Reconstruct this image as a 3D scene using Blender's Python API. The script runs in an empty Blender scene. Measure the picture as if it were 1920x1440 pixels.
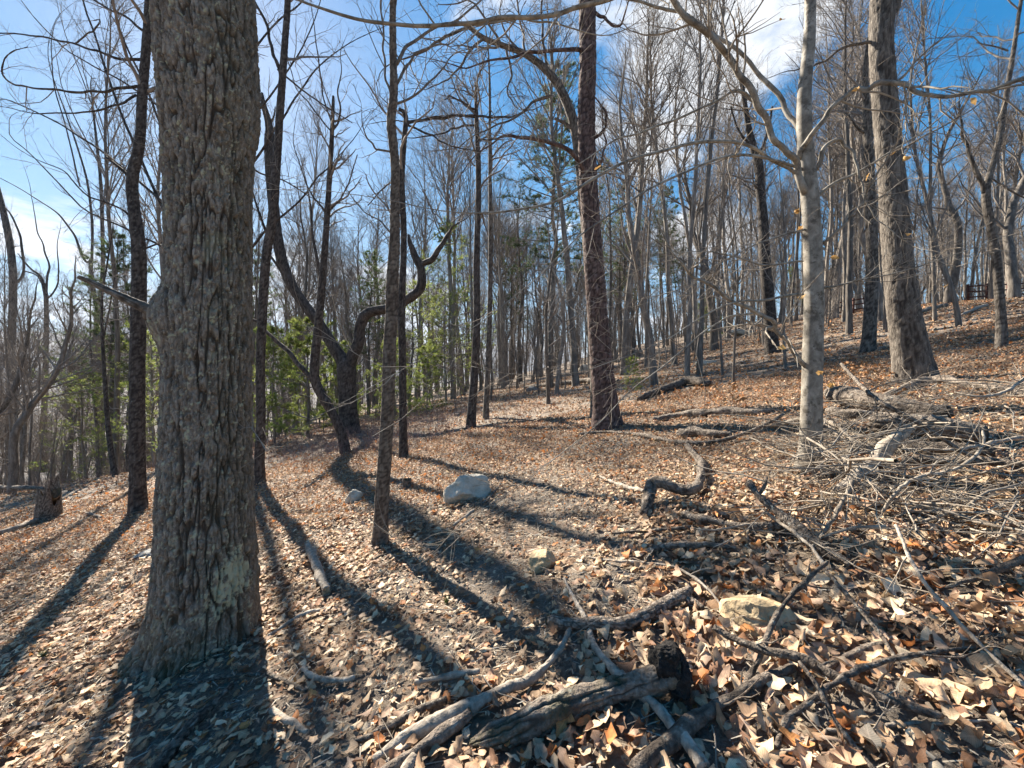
import bpy, math, random
import numpy as np
from mathutils import Vector, Matrix

# ------------------------------------------------------------------ camera, sky, sun
SC = bpy.context.scene
COL = SC.collection
F, CX, HY, CAMZ = 740.0, 960.0, 690.0, 1.6        # focal length in photo pixels, centre, horizon row, eye height

cam_d = bpy.data.cameras.new('camera')
cam = bpy.data.objects.new('camera', cam_d)
COL.objects.link(cam)
cam.location = (0, 0, CAMZ)
cam.rotation_euler = (math.radians(90), 0, 0)
cam_d.sensor_width = 36.0
cam_d.lens = F / 1920 * 36
cam_d.shift_y = -(720 - HY) / 1920
cam_d.clip_start = 0.05
cam_d.clip_end = 20000
SC.camera = cam

SUN_DIR = Vector((-0.743, 1.0, 0.85)).normalized()
SUN_EL = math.asin(SUN_DIR.z)
SUN_AZ = math.atan2(SUN_DIR.x, SUN_DIR.y)          # clockwise from +Y
SKY_STRENGTH, SUN_STRENGTH, EXPOSURE = 0.078, 5.0, 1.88

CLOUD_SHIFT = (7.0, 2.0, 1.0)
world = bpy.data.worlds.new('World')
SC.world = world
world.use_nodes = True


def N(nt, kind, **kw):
    n = nt.nodes.new(kind)
    for k, v in kw.items():
        setattr(n, k, v)
    return n


def build_world():
    nt = world.node_tree
    nt.nodes.clear()
    L = nt.links.new
    out = N(nt, 'ShaderNodeOutputWorld')
    bg = N(nt, 'ShaderNodeBackground')
    bg.inputs['Strength'].default_value = SKY_STRENGTH
    sky = N(nt, 'ShaderNodeTexSky', sky_type='NISHITA')
    sky.sun_disc = False
    sky.sun_elevation = SUN_EL
    sky.sun_rotation = SUN_AZ
    sky.altitude = 300
    sky.air_density = 1.0
    sky.dust_density = 0.2
    sky.ozone_density = 3.0
    # a soft shoulder on the bright end of the sky, as the phone's exposure gives it
    den = N(nt, 'ShaderNodeVectorMath', operation='MULTIPLY_ADD')
    L(sky.outputs[0], den.inputs[0])
    den.inputs[1].default_value = (0.20, 0.20, 0.20)
    den.inputs[2].default_value = (1, 1, 1)
    dv = N(nt, 'ShaderNodeVectorMath', operation='DIVIDE')
    L(sky.outputs[0], dv.inputs[0]); L(den.outputs[0], dv.inputs[1])
    hs = N(nt, 'ShaderNodeHueSaturation')
    hs.inputs['Saturation'].default_value = 1.62
    hs.inputs['Value'].default_value = 1.08
    tn = N(nt, 'ShaderNodeVectorMath', operation='MULTIPLY')
    L(dv.outputs[0], tn.inputs[0])
    tn.inputs[1].default_value = (0.95, 0.985, 1.03)
    L(tn.outputs[0], hs.inputs['Color'])
    geo = N(nt, 'ShaderNodeTexCoord')
    sep = N(nt, 'ShaderNodeSeparateXYZ')
    L(geo.outputs['Generated'], sep.inputs[0])

    def math_(op, a, b=None, clamp=False):
        m = N(nt, 'ShaderNodeMath', operation=op)
        m.use_clamp = clamp
        for i, v in enumerate((a, b)):
            if v is None:
                continue
            if isinstance(v, (int, float)):
                m.inputs[i].default_value = v
            else:
                L(v, m.inputs[i])
        return m.outputs[0]
    zc = math_('MAXIMUM', sep.outputs['Z'], 0.0)
    zz = math_('ADD', zc, 0.16)
    px = math_('DIVIDE', sep.outputs['X'], zz)
    py = math_('DIVIDE', sep.outputs['Y'], zz)
    comb = N(nt, 'ShaderNodeCombineXYZ')
    L(px, comb.inputs[0]); L(py, comb.inputs[1])
    noi = N(nt, 'ShaderNodeTexNoise')
    noi.inputs['Scale'].default_value = 1.35
    noi.inputs['Detail'].default_value = 9
    noi.inputs['Roughness'].default_value = 0.60
    noi.inputs['Distortion'].default_value = 0.25
    va = N(nt, 'ShaderNodeVectorMath', operation='ADD')
    L(comb.outputs[0], va.inputs[0])
    va.inputs[1].default_value = CLOUD_SHIFT
    L(va.outputs[0], noi.inputs['Vector'])
    # cumulus banks seen in the photograph, each a soft lobe round its own direction, broken up by the noise
    lobes = [(1330, 130, 0.14, .62), (1235, 290, 0.12, .62), (1300, 420, 0.10, .4), (1120, 250, 0.08, .45),
             (60, 470, 0.08, .45), (150, 500, 0.07, .45), (210, 570, .08, .5), (420, 600, .12, .5), (560, 500, 0.10, .35), (780, 620, .12, .35)]
    tot = None
    for X, Y, w, s in lobes:
        d = Vector(((X - CX) / F, 1, (HY - Y) / F)).normalized()
        vm = N(nt, 'ShaderNodeVectorMath', operation='DISTANCE')
        L(geo.outputs['Generated'], vm.inputs[0])
        vm.inputs[1].default_value = d
        q = math_('DIVIDE', vm.outputs['Value'], w)
        q = math_('MULTIPLY', q, q)
        q = math_('MULTIPLY', math_('POWER', 2.718, math_('MULTIPLY', q, -1.0)), s)
        tot = q if tot is None else math_('MAXIMUM', tot, q)
    low = math_('MULTIPLY', math_('SUBTRACT', 0.35, zc, True), 0.25)
    m = math_('ADD', math_('MULTIPLY', tot, 0.46), noi.outputs['Fac'])
    m = math_('ADD', m, low)
    ramp = N(nt, 'ShaderNodeMapRange')
    ramp.interpolation_type = 'SMOOTHSTEP'
    ramp.inputs['From Min'].default_value = 0.58
    ramp.inputs['From Max'].default_value = 0.72
    L(m, ramp.inputs['Value'])
    mix = N(nt, 'ShaderNodeMix', data_type='RGBA')
    L(ramp.outputs[0], mix.inputs['Factor'])
    L(hs.outputs[0], mix.inputs['A'])
    mix.inputs['B'].default_value = (3.6, 3.7, 3.85, 1)
    L(mix.outputs['Result'], bg.inputs['Color'])
    L(bg.outputs[0], out.inputs['Surface'])


build_world()
sun_d = bpy.data.lights.new('sun', 'SUN')
sun_d.energy = SUN_STRENGTH
sun_d.angle = math.radians(0.53)
sun_d.color = (1.0, 0.91, 0.78)
sun = bpy.data.objects.new('sun', sun_d)
COL.objects.link(sun)
sun.rotation_euler = SUN_DIR.to_track_quat('Z', 'Y').to_euler()
sun.location = SUN_DIR * 40
SC.view_settings.view_transform = 'Standard'
SC.view_settings.look = 'None'
SC.view_settings.exposure = EXPOSURE
SC.view_settings.gamma = 1
SC.view_settings.use_curve_mapping = False
SC.cycles.max_bounces = 5
SC.cycles.diffuse_bounces = 3
SC.cycles.glossy_bounces = 2
SC.cycles.transmission_bounces = 3
SC.cycles.sample_clamp_indirect = 6

# ------------------------------------------------------------------ numeric helpers
RNG = np.random.default_rng(11)


def _h(ix, iy, iz, seed):
    n = (ix.astype(np.int64) * 374761393 + iy.astype(np.int64) * 668265263 + iz.astype(np.int64) * 2147483647 + seed * 144269504) & 0x7fffffff
    n = ((n ^ (n >> 13)) * 1274126177) & 0x7fffffff
    n = ((n ^ (n >> 16)) * 97531) & 0x7fffffff
    return (n & 0xffff) / 65535.0


def vnoise(x, y, z, seed=0):
    ix, iy, iz = np.floor(x), np.floor(y), np.floor(z)
    fx, fy, fz = x - ix, y - iy, z - iz
    fx, fy, fz = [f * f * (3 - 2 * f) for f in (fx, fy, fz)]
    r = 0
    for a in (0, 1):
        for b in (0, 1):
            for c in (0, 1):
                w = (fx if a else 1 - fx) * (fy if b else 1 - fy) * (fz if c else 1 - fz)
                r = r + w * _h(ix + a, iy + b, iz + c, seed)
    return r * 2 - 1


def fbm(x, y, z, seed=0, o=4):
    r, a = 0, 0.5
    for i in range(o):
        r = r + a * vnoise(x, y, z, seed + i)
        x, y, z, a = x * 2.03, y * 2.03, z * 2.03, a * 0.5
    return r


def sstep(a, b, x):
    t = np.clip((x - a) / (b - a), 0, 1)
    return t * t * (3 - 2 * t)


def ground_z(x, y):
    x = np.asarray(x, float); y = np.asarray(y, float)
    z = 0.18 * x
    right = 1.44 + 0.27 * (x - 8)
    crest = 3.2 + 0.11 * np.clip(y, 0, 48) + 0.02 * (x - 27)
    k = 0.8
    rr = -k * np.logaddexp(-right / k, -crest / k)          # soft minimum
    z = np.where(x > 8, z + (rr - z) * sstep(8, 10, x), z)
    d = np.hypot(x, y)
    w = sstep(0.42, 0.95, -x / np.maximum(np.abs(y), 1)) * (x < 0)
    z = z - w * 0.17 * np.maximum(0, y - 18) ** 1.05
    # beyond the knoll everything falls away into a wide valley
    left = np.maximum(0, -x - 30)
    z = z - 0.05 * left
    far = sstep(90, 700, d)
    z = np.maximum(z, -75)
    z = z * (1 - far) + far * np.where(x > 0, 3.0 - 60 * (1 - sstep(-200, 600, x)), -70.0)
    b = 0.05 * vnoise(x * 0.55, y * 0.55, x * 0, 3) + 0.035 * vnoise(x * 1.7, y * 1.7, x * 0, 5) + 0.012 * vnoise(x * 5, y * 5, x * 0, 7)
    return z + b * (1 - sstep(30, 90, d))


_TS = np.geomspace(0.7, 90, 2600)


def hit(X, Y, h=0.0):
    """depth at which the sight line through photo pixel X,Y meets the ground (raised by h)"""
    dx, dz = (X - CX) / F, (HY - Y) / F
    g = ground_z(dx * _TS, _TS) + h
    below = np.nonzero(CAMZ + dz * _TS <= g)[0]
    return float(_TS[below[0]]) if len(below) else 60.0


def U(X, Y, t):
    return np.array(((X - CX) / F * t, t, CAMZ + (HY - Y) / F * t))


def link(o, parent=None):
    COL.objects.link(o)
    if parent is not None:
        o.parent = parent
    return o


def tag(o, label=None, cat=None, group=None, kind=None):
    for k, v in (('label', label), ('category', cat), ('group', group), ('kind', kind)):
        if v:
            o[k] = v
    return o


def empty(name, loc, label=None, cat=None, group=None):
    o = bpy.data.objects.new(name, None)
    o.empty_display_size = 0.2
    o.location = [float(v) for v in loc]
    link(o)
    return tag(o, label, cat, group)


def mesh_np(name, V, faces, mat=None, smooth=True, attrs=None, col=None):
    me = bpy.data.meshes.new(name)
    V = np.asarray(V, np.float32)
    faces = [np.asarray(f, np.int32) for f in faces if len(f)]
    me.vertices.add(len(V))
    me.vertices.foreach_set('co', V.ravel())
    nl = sum(f.size for f in faces)
    nf = sum(len(f) for f in faces)
    me.loops.add(nl)
    me.polygons.add(nf)
    me.loops.foreach_set('vertex_index', np.concatenate([f.ravel() for f in faces]))
    tot = np.concatenate([np.full(len(f), f.shape[1], np.int32) for f in faces])
    st = np.concatenate(([0], np.cumsum(tot)[:-1])).astype(np.int32)
    me.polygons.foreach_set('loop_start', st)
    me.polygons.foreach_set('loop_total', tot)
    if smooth:
        me.polygons.foreach_set('use_smooth', np.ones(nf, bool))
    for k, a in (attrs or {}).items():
        at = me.attributes.new(k, 'FLOAT', 'POINT')
        at.data.foreach_set('value', np.asarray(a, np.float32).ravel())
    if col is not None:
        at = me.attributes.new('Col', 'FLOAT_COLOR', 'POINT')
        c = np.ones((len(V), 4), np.float32)
        c[:, :3] = col
        at.data.foreach_set('color', c.ravel())
    me.update(calc_edges=True)
    if mat:
        me.materials.append(mat)
    return me


def obj(name, me, parent=None, loc=None):
    o = bpy.data.objects.new(name, me)
    if loc is not None:
        o.location = [float(v) for v in loc]
    return link(o, parent)


def nrm(v):
    return v / np.maximum(np.linalg.norm(v, axis=-1, keepdims=True), 1e-9)


def frames(P):
    T = nrm(np.gradient(P, axis=-2))
    m = np.abs(T.mean(axis=-2))
    ref = np.eye(3)[np.argmin(m, axis=-1)]
    ref = np.broadcast_to(ref[..., None, :], T.shape)
    A = nrm(np.cross(T, ref))
    B = np.cross(T, A)
    return T, A, B


def tubes(P, R, s, cap=False):
    """a batch of tubes, P (N,n,3) R (N,n) -> verts, [faces]"""
    Nn, n, _ = P.shape
    T, A, B = frames(P)
    th = np.arange(s) / s * 2 * np.pi
    V = P[:, :, None, :] + R[:, :, None, None] * (np.cos(th)[None, None, :, None] * A[:, :, None, :] + np.sin(th)[None, None, :, None] * B[:, :, None, :])
    idx = np.arange(Nn * n * s).reshape(Nn, n, s)
    a = idx[:, :-1, :]; b = idx[:, 1:, :]
    Fq = np.stack([a, np.roll(a, -1, 2), np.roll(b, -1, 2), b], -1).reshape(-1, 4)
    fs = [Fq]
    if cap:
        fs += [idx[:, 0, ::-1].reshape(-1, s), idx[:, -1, :].reshape(-1, s)]
    return V.reshape(-1, 3), fs


class MB:
    def __init__(self):
        self.V, self.F, self.C, self.n = [], [], [], 0
        self.X = {}

    def add(self, V, fs, col=None):
        V = np.asarray(V).reshape(-1, 3)
        self.V.append(V)
        self.F += [np.asarray(f) + self.n for f in fs if len(f)]
        if col is not None:
            self.C.append(np.broadcast_to(np.asarray(col, float), V.shape))
        self.n += len(V)

    def mesh(self, name, mat, origin=(0, 0, 0), smooth=True):
        return mesh_np(name, np.concatenate(self.V) - np.asarray(origin), self.F, mat, smooth,
                       attrs={k: np.concatenate(v) for k, v in self.X.items()}, col=np.concatenate(self.C) if self.C else None)


def chaikin(P, it=2):
    P = np.asarray(P, float)
    for _ in range(it):
        q = np.empty((len(P) * 2, P.shape[1]))
        q[0] = P[0]; q[-1] = P[-1]
        q[1:-1:2] = P[:-1] * 0.75 + P[1:] * 0.25
        q[2:-1:2] = P[:-1] * 0.25 + P[1:] * 0.75
        P = q
    return P


def resample(P, n):
    P = np.asarray(P, float)
    s = np.concatenate(([0], np.cumsum(np.linalg.norm(np.diff(P[:, :3], axis=0), axis=1))))
    u = np.linspace(0, s[-1], n)
    return np.stack([np.interp(u, s, P[:, i]) for i in range(P.shape[1])], 1)


def spawn(P, R, k, u0, u1, lmin, lmax, amin, amax, up, n, wig, rr, rmax, rmin, rng, fall=0.5, bend=0.0, abslen=False, flat=0.0, lcap=99.0):
    Nn, m, _ = P.shape
    idx = np.repeat(np.arange(Nn), k)
    K = len(idx)
    u = rng.uniform(u0, u1, K)
    f = u * (m - 1)
    i = np.minimum(f.astype(int), m - 2)
    w = (f - i)[:, None]
    pos = P[idx, i] * (1 - w) + P[idx, i + 1] * w
    T = nrm(P[idx, i + 1] - P[idx, i])
    rad = R[idx, i] * (1 - w[:, 0]) + R[idx, i + 1] * w[:, 0]
    v = rng.normal(size=(K, 3))
    v[:, 2] *= (1 - flat)
    v = nrm(v - (v * T).sum(1, keepdims=True) * T)
    a = np.radians(rng.uniform(amin, amax, K))[:, None]
    d = np.cos(a) * T + np.sin(a) * v
    d[:, 2] += up
    d = nrm(d)
    plen = np.linalg.norm(np.diff(P, axis=1), axis=2).sum(1)[idx]
    L = rng.uniform(lmin, lmax, K) * (1 - fall * (u - u0) / max(u1 - u0, 1e-6))
    if not abslen:
        L = np.minimum(L * plen, lcap * rng.uniform(0.5, 1.0, K))
    out = np.empty((K, n, 3))
    out[:, 0] = pos
    st = (L / (n - 1))[:, None]
    for j in range(1, n):
        out[:, j] = out[:, j - 1] + d * st
        d = d + rng.normal(size=(K, 3)) * wig
        d[:, 2] += bend
        d = nrm(d)
    r0 = np.clip(rad * rr, rmin, rmax)
    g = np.linspace(1, 0, n)[None, :] ** 0.8
    RR = r0[:, None] * (0.25 + 0.75 * g)
    RR = np.maximum(RR, rmin * 0.7)
    return out, RR


# ------------------------------------------------------------------ materials
def new_mat(name):
    m = bpy.data.materials.new(name)
    m.use_nodes = True
    nt = m.node_tree
    nt.nodes.clear()
    out = N(nt, 'ShaderNodeOutputMaterial')
    b = N(nt, 'ShaderNodeBsdfPrincipled')
    nt.links.new(b.outputs[0], out.inputs['Surface'])
    return m, nt, b, out


def ramp_node(nt, stops):
    r = N(nt, 'ShaderNodeValToRGB')
    e = r.color_ramp.elements
    while len(e) > 1:
        e.remove(e[-1])
    e[0].position = stops[0][0]; e[0].color = (*stops[0][1], 1)
    for p, c in stops[1:]:
        x = e.new(p); x.color = (*c, 1)
    return r


def bark_mat(name, dark, mid, light, sc=14, stretch=0.22, bump=0.6, spots=None, spot_lo=0.62, use_attr=False, vary=0.25, rough=0.88, dist=0.02, bands=False):
    m, nt, b, out = new_mat(name)
    L = nt.links.new
    tc = N(nt, 'ShaderNodeTexCoord')
    mp = N(nt, 'ShaderNodeMapping')
    mp.inputs['Scale'].default_value = (1, 1, stretch)
    L(tc.outputs['Object'], mp.inputs[0])
    n1 = N(nt, 'ShaderNodeTexNoise')
    n1.inputs['Scale'].default_value = sc
    n1.inputs['Detail'].default_value = 7
    n1.inputs['Roughness'].default_value = 0.65
    n1.inputs['Distortion'].default_value = 0.4
    L(mp.outputs[0], n1.inputs['Vector'])
    r = ramp_node(nt, [(0.30, dark), (0.50, mid), (0.70, light)])
    L(n1.outputs['Fac'], r.inputs[0])
    colr = r.outputs[0]
    if spots:
        n2 = N(nt, 'ShaderNodeTexNoise')
        n2.inputs['Scale'].default_value = sc * 0.9
        n2.inputs['Detail'].default_value = 6
        n2.inputs['Roughness'].default_value = 0.7
        L(tc.outputs['Object'], n2.inputs['Vector'])
        rr = ramp_node(nt, [(spot_lo - 0.05, (0, 0, 0)), (spot_lo + 0.03, (1, 1, 1))])
        L(n2.outputs['Fac'], rr.inputs[0])
        mx = N(nt, 'ShaderNodeMix', data_type='RGBA')
        L(rr.outputs[0], mx.inputs['Factor'])
        L(colr, mx.inputs['A'])
        mx.inputs['B'].default_value = (*spots, 1)
        colr = mx.outputs['Result']
    if use_attr:
        for key, cc, amt in (('fissure', tuple(0.6 * q for q in dark), 0.9), ('moss', (0.055, 0.062, 0.022), 0.85), ('lichen', (0.46, 0.45, 0.30), 0.95)):
            at = N(nt, 'ShaderNodeAttribute')
            at.attribute_name = key
            mu = N(nt, 'ShaderNodeMath', operation='MULTIPLY')
            L(at.outputs['Fac'], mu.inputs[0]); mu.inputs[1].default_value = amt
            mx = N(nt, 'ShaderNodeMix', data_type='RGBA')
            L(mu.outputs[0], mx.inputs['Factor'])
            L(colr, mx.inputs['A'])
            mx.inputs['B'].default_value = (*cc, 1)
            colr = mx.outputs['Result']
    if vary:
        oi = N(nt, 'ShaderNodeObjectInfo')
        mr = N(nt, 'ShaderNodeMapRange')
        mr.inputs['To Min'].default_value = 1 - vary
        mr.inputs['To Max'].default_value = 1 + vary
        L(oi.outputs['Random'], mr.inputs['Value'])
        hs = N(nt, 'ShaderNodeHueSaturation')
        L(mr.outputs[0], hs.inputs['Value'])
        L(colr, hs.inputs['Color'])
        colr = hs.outputs[0]
    L(colr, b.inputs['Base Color'])
    b.inputs['Roughness'].default_value = rough
    b.inputs['Specular IOR Level'].default_value = 0.25
    n3 = N(nt, 'ShaderNodeTexNoise')
    n3.inputs['Scale'].default_value = sc * 2.6
    n3.inputs['Detail'].default_value = 6
    L(mp.outputs[0], n3.inputs['Vector'])
    ad = N(nt, 'ShaderNodeMath', operation='ADD')
    L(n1.outputs['Fac'], ad.inputs[0]); L(n3.outputs['Fac'], ad.inputs[1])
    bp = N(nt, 'ShaderNodeBump')
    bp.inputs['Strength'].default_value = bump
    bp.inputs['Distance'].default_value = dist
    L(ad.outputs[0], bp.inputs['Height'])
    L(bp.outputs[0], b.inputs['Normal'])
    return m


M = {}
M['oak'] = bark_mat('oak_bark', (0.085, 0.062, 0.044), (0.265, 0.215, 0.168), (0.42, 0.37, 0.305), 34, 0.40, 1.0, (0.42, 0.36, 0.255), 0.61, True, 0, dist=0.012)
M['bark_dark'] = bark_mat('dark_bark', (0.035, 0.028, 0.024), (0.095, 0.078, 0.066), (0.17, 0.15, 0.13), 22, 0.25, 0.8, (0.26, 0.27, 0.24), 0.66, True, 0.1)
M['bark_grey'] = bark_mat('grey_bark', (0.055, 0.044, 0.036), (0.165, 0.14, 0.115), (0.29, 0.255, 0.21), 24, 0.22, 0.9, (0.36, 0.34, 0.28), 0.66, True, 0.1)
M['bark_sap'] = bark_mat('sapling_bark', (0.075, 0.055, 0.042), (0.19, 0.15, 0.115), (0.31, 0.26, 0.20), 26, 0.30, 0.8, None, 0.6, True, 0)
M['bark_pine'] = bark_mat('pine_bark', (0.050, 0.034, 0.030), (0.135, 0.088, 0.074), (0.24, 0.185, 0.165), 18, 0.35, 0.7, None, 0.6, True, 0)
M['beech'] = bark_mat('beech_bark', (0.10, 0.085, 0.066), (0.25, 0.222, 0.18), (0.41, 0.375, 0.315), 11, 0.8, 0.4, (0.115, 0.098, 0.076), 0.585, True, 0, 0.7, dist=0.006)
M['bark_far'] = bark_mat('far_bark', (0.075, 0.063, 0.054), (0.165, 0.142, 0.12), (0.31, 0.275, 0.235), 9, 0.2, 0.7, (0.32, 0.32, 0.28), 0.66, False, 0.35)
M['twig'] = bark_mat('twig_bark', (0.10, 0.083, 0.07), (0.20, 0.172, 0.148), (0.31, 0.275, 0.24), 6, 0.6, 0.2, None, 0.6, False, 0.2)
M['beech_twig'] = bark_mat('beech_twig_bark', (0.16, 0.13, 0.10), (0.26, 0.22, 0.175), (0.37, 0.33, 0.27), 8, 0.6, 0.2, None, 0.6, False, 0)
M['twig_pale'] = bark_mat('pale_twig_bark', (0.15, 0.12, 0.09), (0.28, 0.235, 0.185), (0.42, 0.37, 0.30), 9, 0.8, 0.3, None, 0.6, False, 0.3)
M['wood_bare'] = bark_mat('weathered_wood', (0.14, 0.112, 0.085), (0.32, 0.27, 0.215), (0.50, 0.445, 0.37), 18, 0.9, 0.5, (0.13, 0.11, 0.09), 0.66, False, 0.1)
M['log'] = bark_mat('log_bark', (0.080, 0.062, 0.048), (0.235, 0.19, 0.15), (0.42, 0.365, 0.30), 24, 0.9, 0.9, (0.30, 0.30, 0.25), 0.66, True, 0.15)
M['stick_dark'] = bark_mat('stick_bark', (0.055, 0.043, 0.034), (0.165, 0.13, 0.102), (0.32, 0.275, 0.22), 26, 0.9, 0.9, (0.33, 0.34, 0.30), 0.64, True, 0.15)
M['char'] = bark_mat('charred_wood', (0.010, 0.009, 0.008), (0.022, 0.019, 0.017), (0.06, 0.052, 0.045), 30, 1, 0.7, None, 0.6, False, 0)
M['cut'] = bark_mat('cut_wood', (0.20, 0.13, 0.07), (0.36, 0.26, 0.15), (0.52, 0.40, 0.25), 30, 1, 0.6, None, 0.6, False, 0)
M['rot'] = bark_mat('rotten_core', (0.05, 0.032, 0.02), (0.13, 0.085, 0.05), (0.24, 0.17, 0.10), 24, 0.5, 0.8, (0.10, 0.11, 0.03), 0.62, False, 0)
M['rust_wood'] = bark_mat('fence_paint', (0.055, 0.026, 0.020), (0.095, 0.042, 0.032), (0.14, 0.07, 0.055), 6, 0.3, 0.2, None, 0.6, False, 0.1)


def leaf_mat(name, rough=0.5, trans=0.35, spec=0.3, noise=30, veins=False):
    m, nt, b, out = new_mat(name)
    L = nt.links.new
    at = N(nt, 'ShaderNodeAttribute')
    at.attribute_name = 'Col'
    tc = N(nt, 'ShaderNodeTexCoord')
    n = N(nt, 'ShaderNodeTexNoise')
    n.inputs['Scale'].default_value = noise
    n.inputs['Detail'].default_value = 4
    L(tc.outputs['Object'], n.inputs['Vector'])
    mr = N(nt, 'ShaderNodeMapRange')
    mr.inputs['From Min'].default_value = 0.25
    mr.inputs['From Max'].default_value = 0.75
    mr.inputs['To Min'].default_value = 0.62
    mr.inputs['To Max'].default_value = 1.3
    L(n.outputs['Fac'], mr.inputs['Value'])
    hs = N(nt, 'ShaderNodeHueSaturation')
    val = mr.outputs[0]
    if veins:
        au = N(nt, 'ShaderNodeAttribute'); au.attribute_name = 'leaf_u'
        av = N(nt, 'ShaderNodeAttribute'); av.attribute_name = 'leaf_v'

        def mt(op, a, b2=None):
            q = N(nt, 'ShaderNodeMath', operation=op)
            for k, v in enumerate((a, b2)):
                if isinstance(v, (int, float)):
                    q.inputs[k].default_value = v
                elif v is not None:
                    L(v, q.inputs[k])
            return q.outputs[0]
        ab = mt('ABSOLUTE', av.outputs['Fac'])
        w = mt('SINE', mt('ADD', mt('MULTIPLY', au.outputs['Fac'], 44.0), mt('MULTIPLY', ab, -7.0)))
        w = mt('MULTIPLY', mt('POWER', mt('ABSOLUTE', w), 6.0), 0.22)
        mid = mt('MULTIPLY', mt('LESS_THAN', ab, 0.09), 0.3)
        edge = mt('MULTIPLY', mt('POWER', ab, 4.0), -0.22)
        val = mt('ADD', val, mt('ADD', edge, mt('MAXIMUM', w, mid)))
    L(val, hs.inputs['Value'])
    L(at.outputs['Color'], hs.inputs['Color'])
    L(hs.outputs[0], b.inputs['Base Color'])
    b.inputs['Roughness'].default_value = rough
    b.inputs['Specular IOR Level'].default_value = spec
    tr = N(nt, 'ShaderNodeBsdfTranslucent')
    L(hs.outputs[0], tr.inputs['Color'])
    mx = N(nt, 'ShaderNodeMixShader')
    mx.inputs[0].default_value = trans
    L(b.outputs[0], mx.inputs[1]); L(tr.outputs[0], mx.inputs[2])
    L(mx.outputs[0], out.inputs['Surface'])
    return m


M['leaf'] = leaf_mat('dry_leaf', 0.6, 0.24, 0.2, 40, True)
M['needle'] = leaf_mat('pine_needle', 0.5, 0.62, 0.3, 3)
M['straw'] = leaf_mat('straw_and_chips', 0.7, 0.05, 0.2, 20)


def ground_mat():
    m, nt, b, out = new_mat('forest_floor')
    L = nt.links.new
    tc = N(nt, 'ShaderNodeTexCoord')
    v = N(nt, 'ShaderNodeTexVoronoi')
    v.inputs['Scale'].default_value = 11
    v.inputs['Randomness'].default_value = 1
    L(tc.outputs['Object'], v.inputs['Vector'])
    r = ramp_node(nt, [(0.0, (0.06, 0.042, 0.03)), (0.25, (0.15, 0.10, 0.068)), (0.5, (0.27, 0.195, 0.13)), (0.75, (0.19, 0.105, 0.06)), (1.0, (0.32, 0.25, 0.18))])
    sp = N(nt, 'ShaderNodeSeparateColor')
    L(v.outputs['Color'], sp.inputs[0])
    L(sp.outputs[0], r.inputs[0])
    n = N(nt, 'ShaderNodeTexNoise')
    n.inputs['Scale'].default_value = 60
    n.inputs['Detail'].default_value = 8
    n.inputs['Roughness'].default_value = 0.75
    L(tc.outputs['Object'], n.inputs['Vector'])
    r2 = ramp_node(nt, [(0.3, (0.08, 0.065, 0.052)), (0.5, (0.21, 0.175, 0.14)), (0.7, (0.38, 0.33, 0.275))])
    L(n.outputs['Fac'], r2.inputs[0])
    n4 = N(nt, 'ShaderNodeTexNoise')
    n4.inputs['Scale'].default_value = 0.9
    n4.inputs['Detail'].default_value = 5
    L(tc.outputs['Object'], n4.inputs['Vector'])
    rm = ramp_node(nt, [(0.42, (0, 0, 0)), (0.6, (1, 1, 1))])
    L(n4.outputs['Fac'], rm.inputs[0])
    mx = N(nt, 'ShaderNodeMix', data_type='RGBA')
    L(rm.outputs[0], mx.inputs['Factor'])
    L(r2.outputs[0], mx.inputs['A']); L(r.outputs[0], mx.inputs['B'])
    # far off, the ground carries a closed cover of bare woods
    at = N(nt, 'ShaderNodeAttribute')
    at.attribute_name = 'wooded'
    nf = N(nt, 'ShaderNodeTexNoise')
    nf.inputs['Scale'].default_value = 0.05
    nf.inputs['Detail'].default_value = 10
    nf.inputs['Roughness'].default_value = 0.7
    L(tc.outputs['Object'], nf.inputs['Vector'])
    rf = ramp_node(nt, [(0.35, (0.05, 0.045, 0.04)), (0.5, (0.10, 0.085, 0.075)), (0.62, (0.14, 0.12, 0.10)), (0.7, (0.05, 0.07, 0.035))])
    L(nf.outputs['Fac'], rf.inputs[0])
    m2 = N(nt, 'ShaderNodeMix', data_type='RGBA')
    L(at.outputs['Fac'], m2.inputs['Factor'])
    L(mx.outputs['Result'], m2.inputs['A']); L(rf.outputs[0], m2.inputs['B'])
    L(m2.outputs['Result'], b.inputs['Base Color'])
    b.inputs['Roughness'].default_value = 0.9
    b.inputs['Specular IOR Level'].default_value = 0.2
    ad = N(nt, 'ShaderNodeMath', operation='ADD')
    L(v.outputs['Distance'], ad.inputs[0]); L(n.outputs['Fac'], ad.inputs[1])
    bp = N(nt, 'ShaderNodeBump')
    bp.inputs['Strength'].default_value = 0.9
    bp.inputs['Distance'].default_value = 0.03
    L(ad.outputs[0], bp.inputs['Height'])
    L(bp.outputs[0], b.inputs['Normal'])
    return m


M['ground'] = ground_mat()


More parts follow.
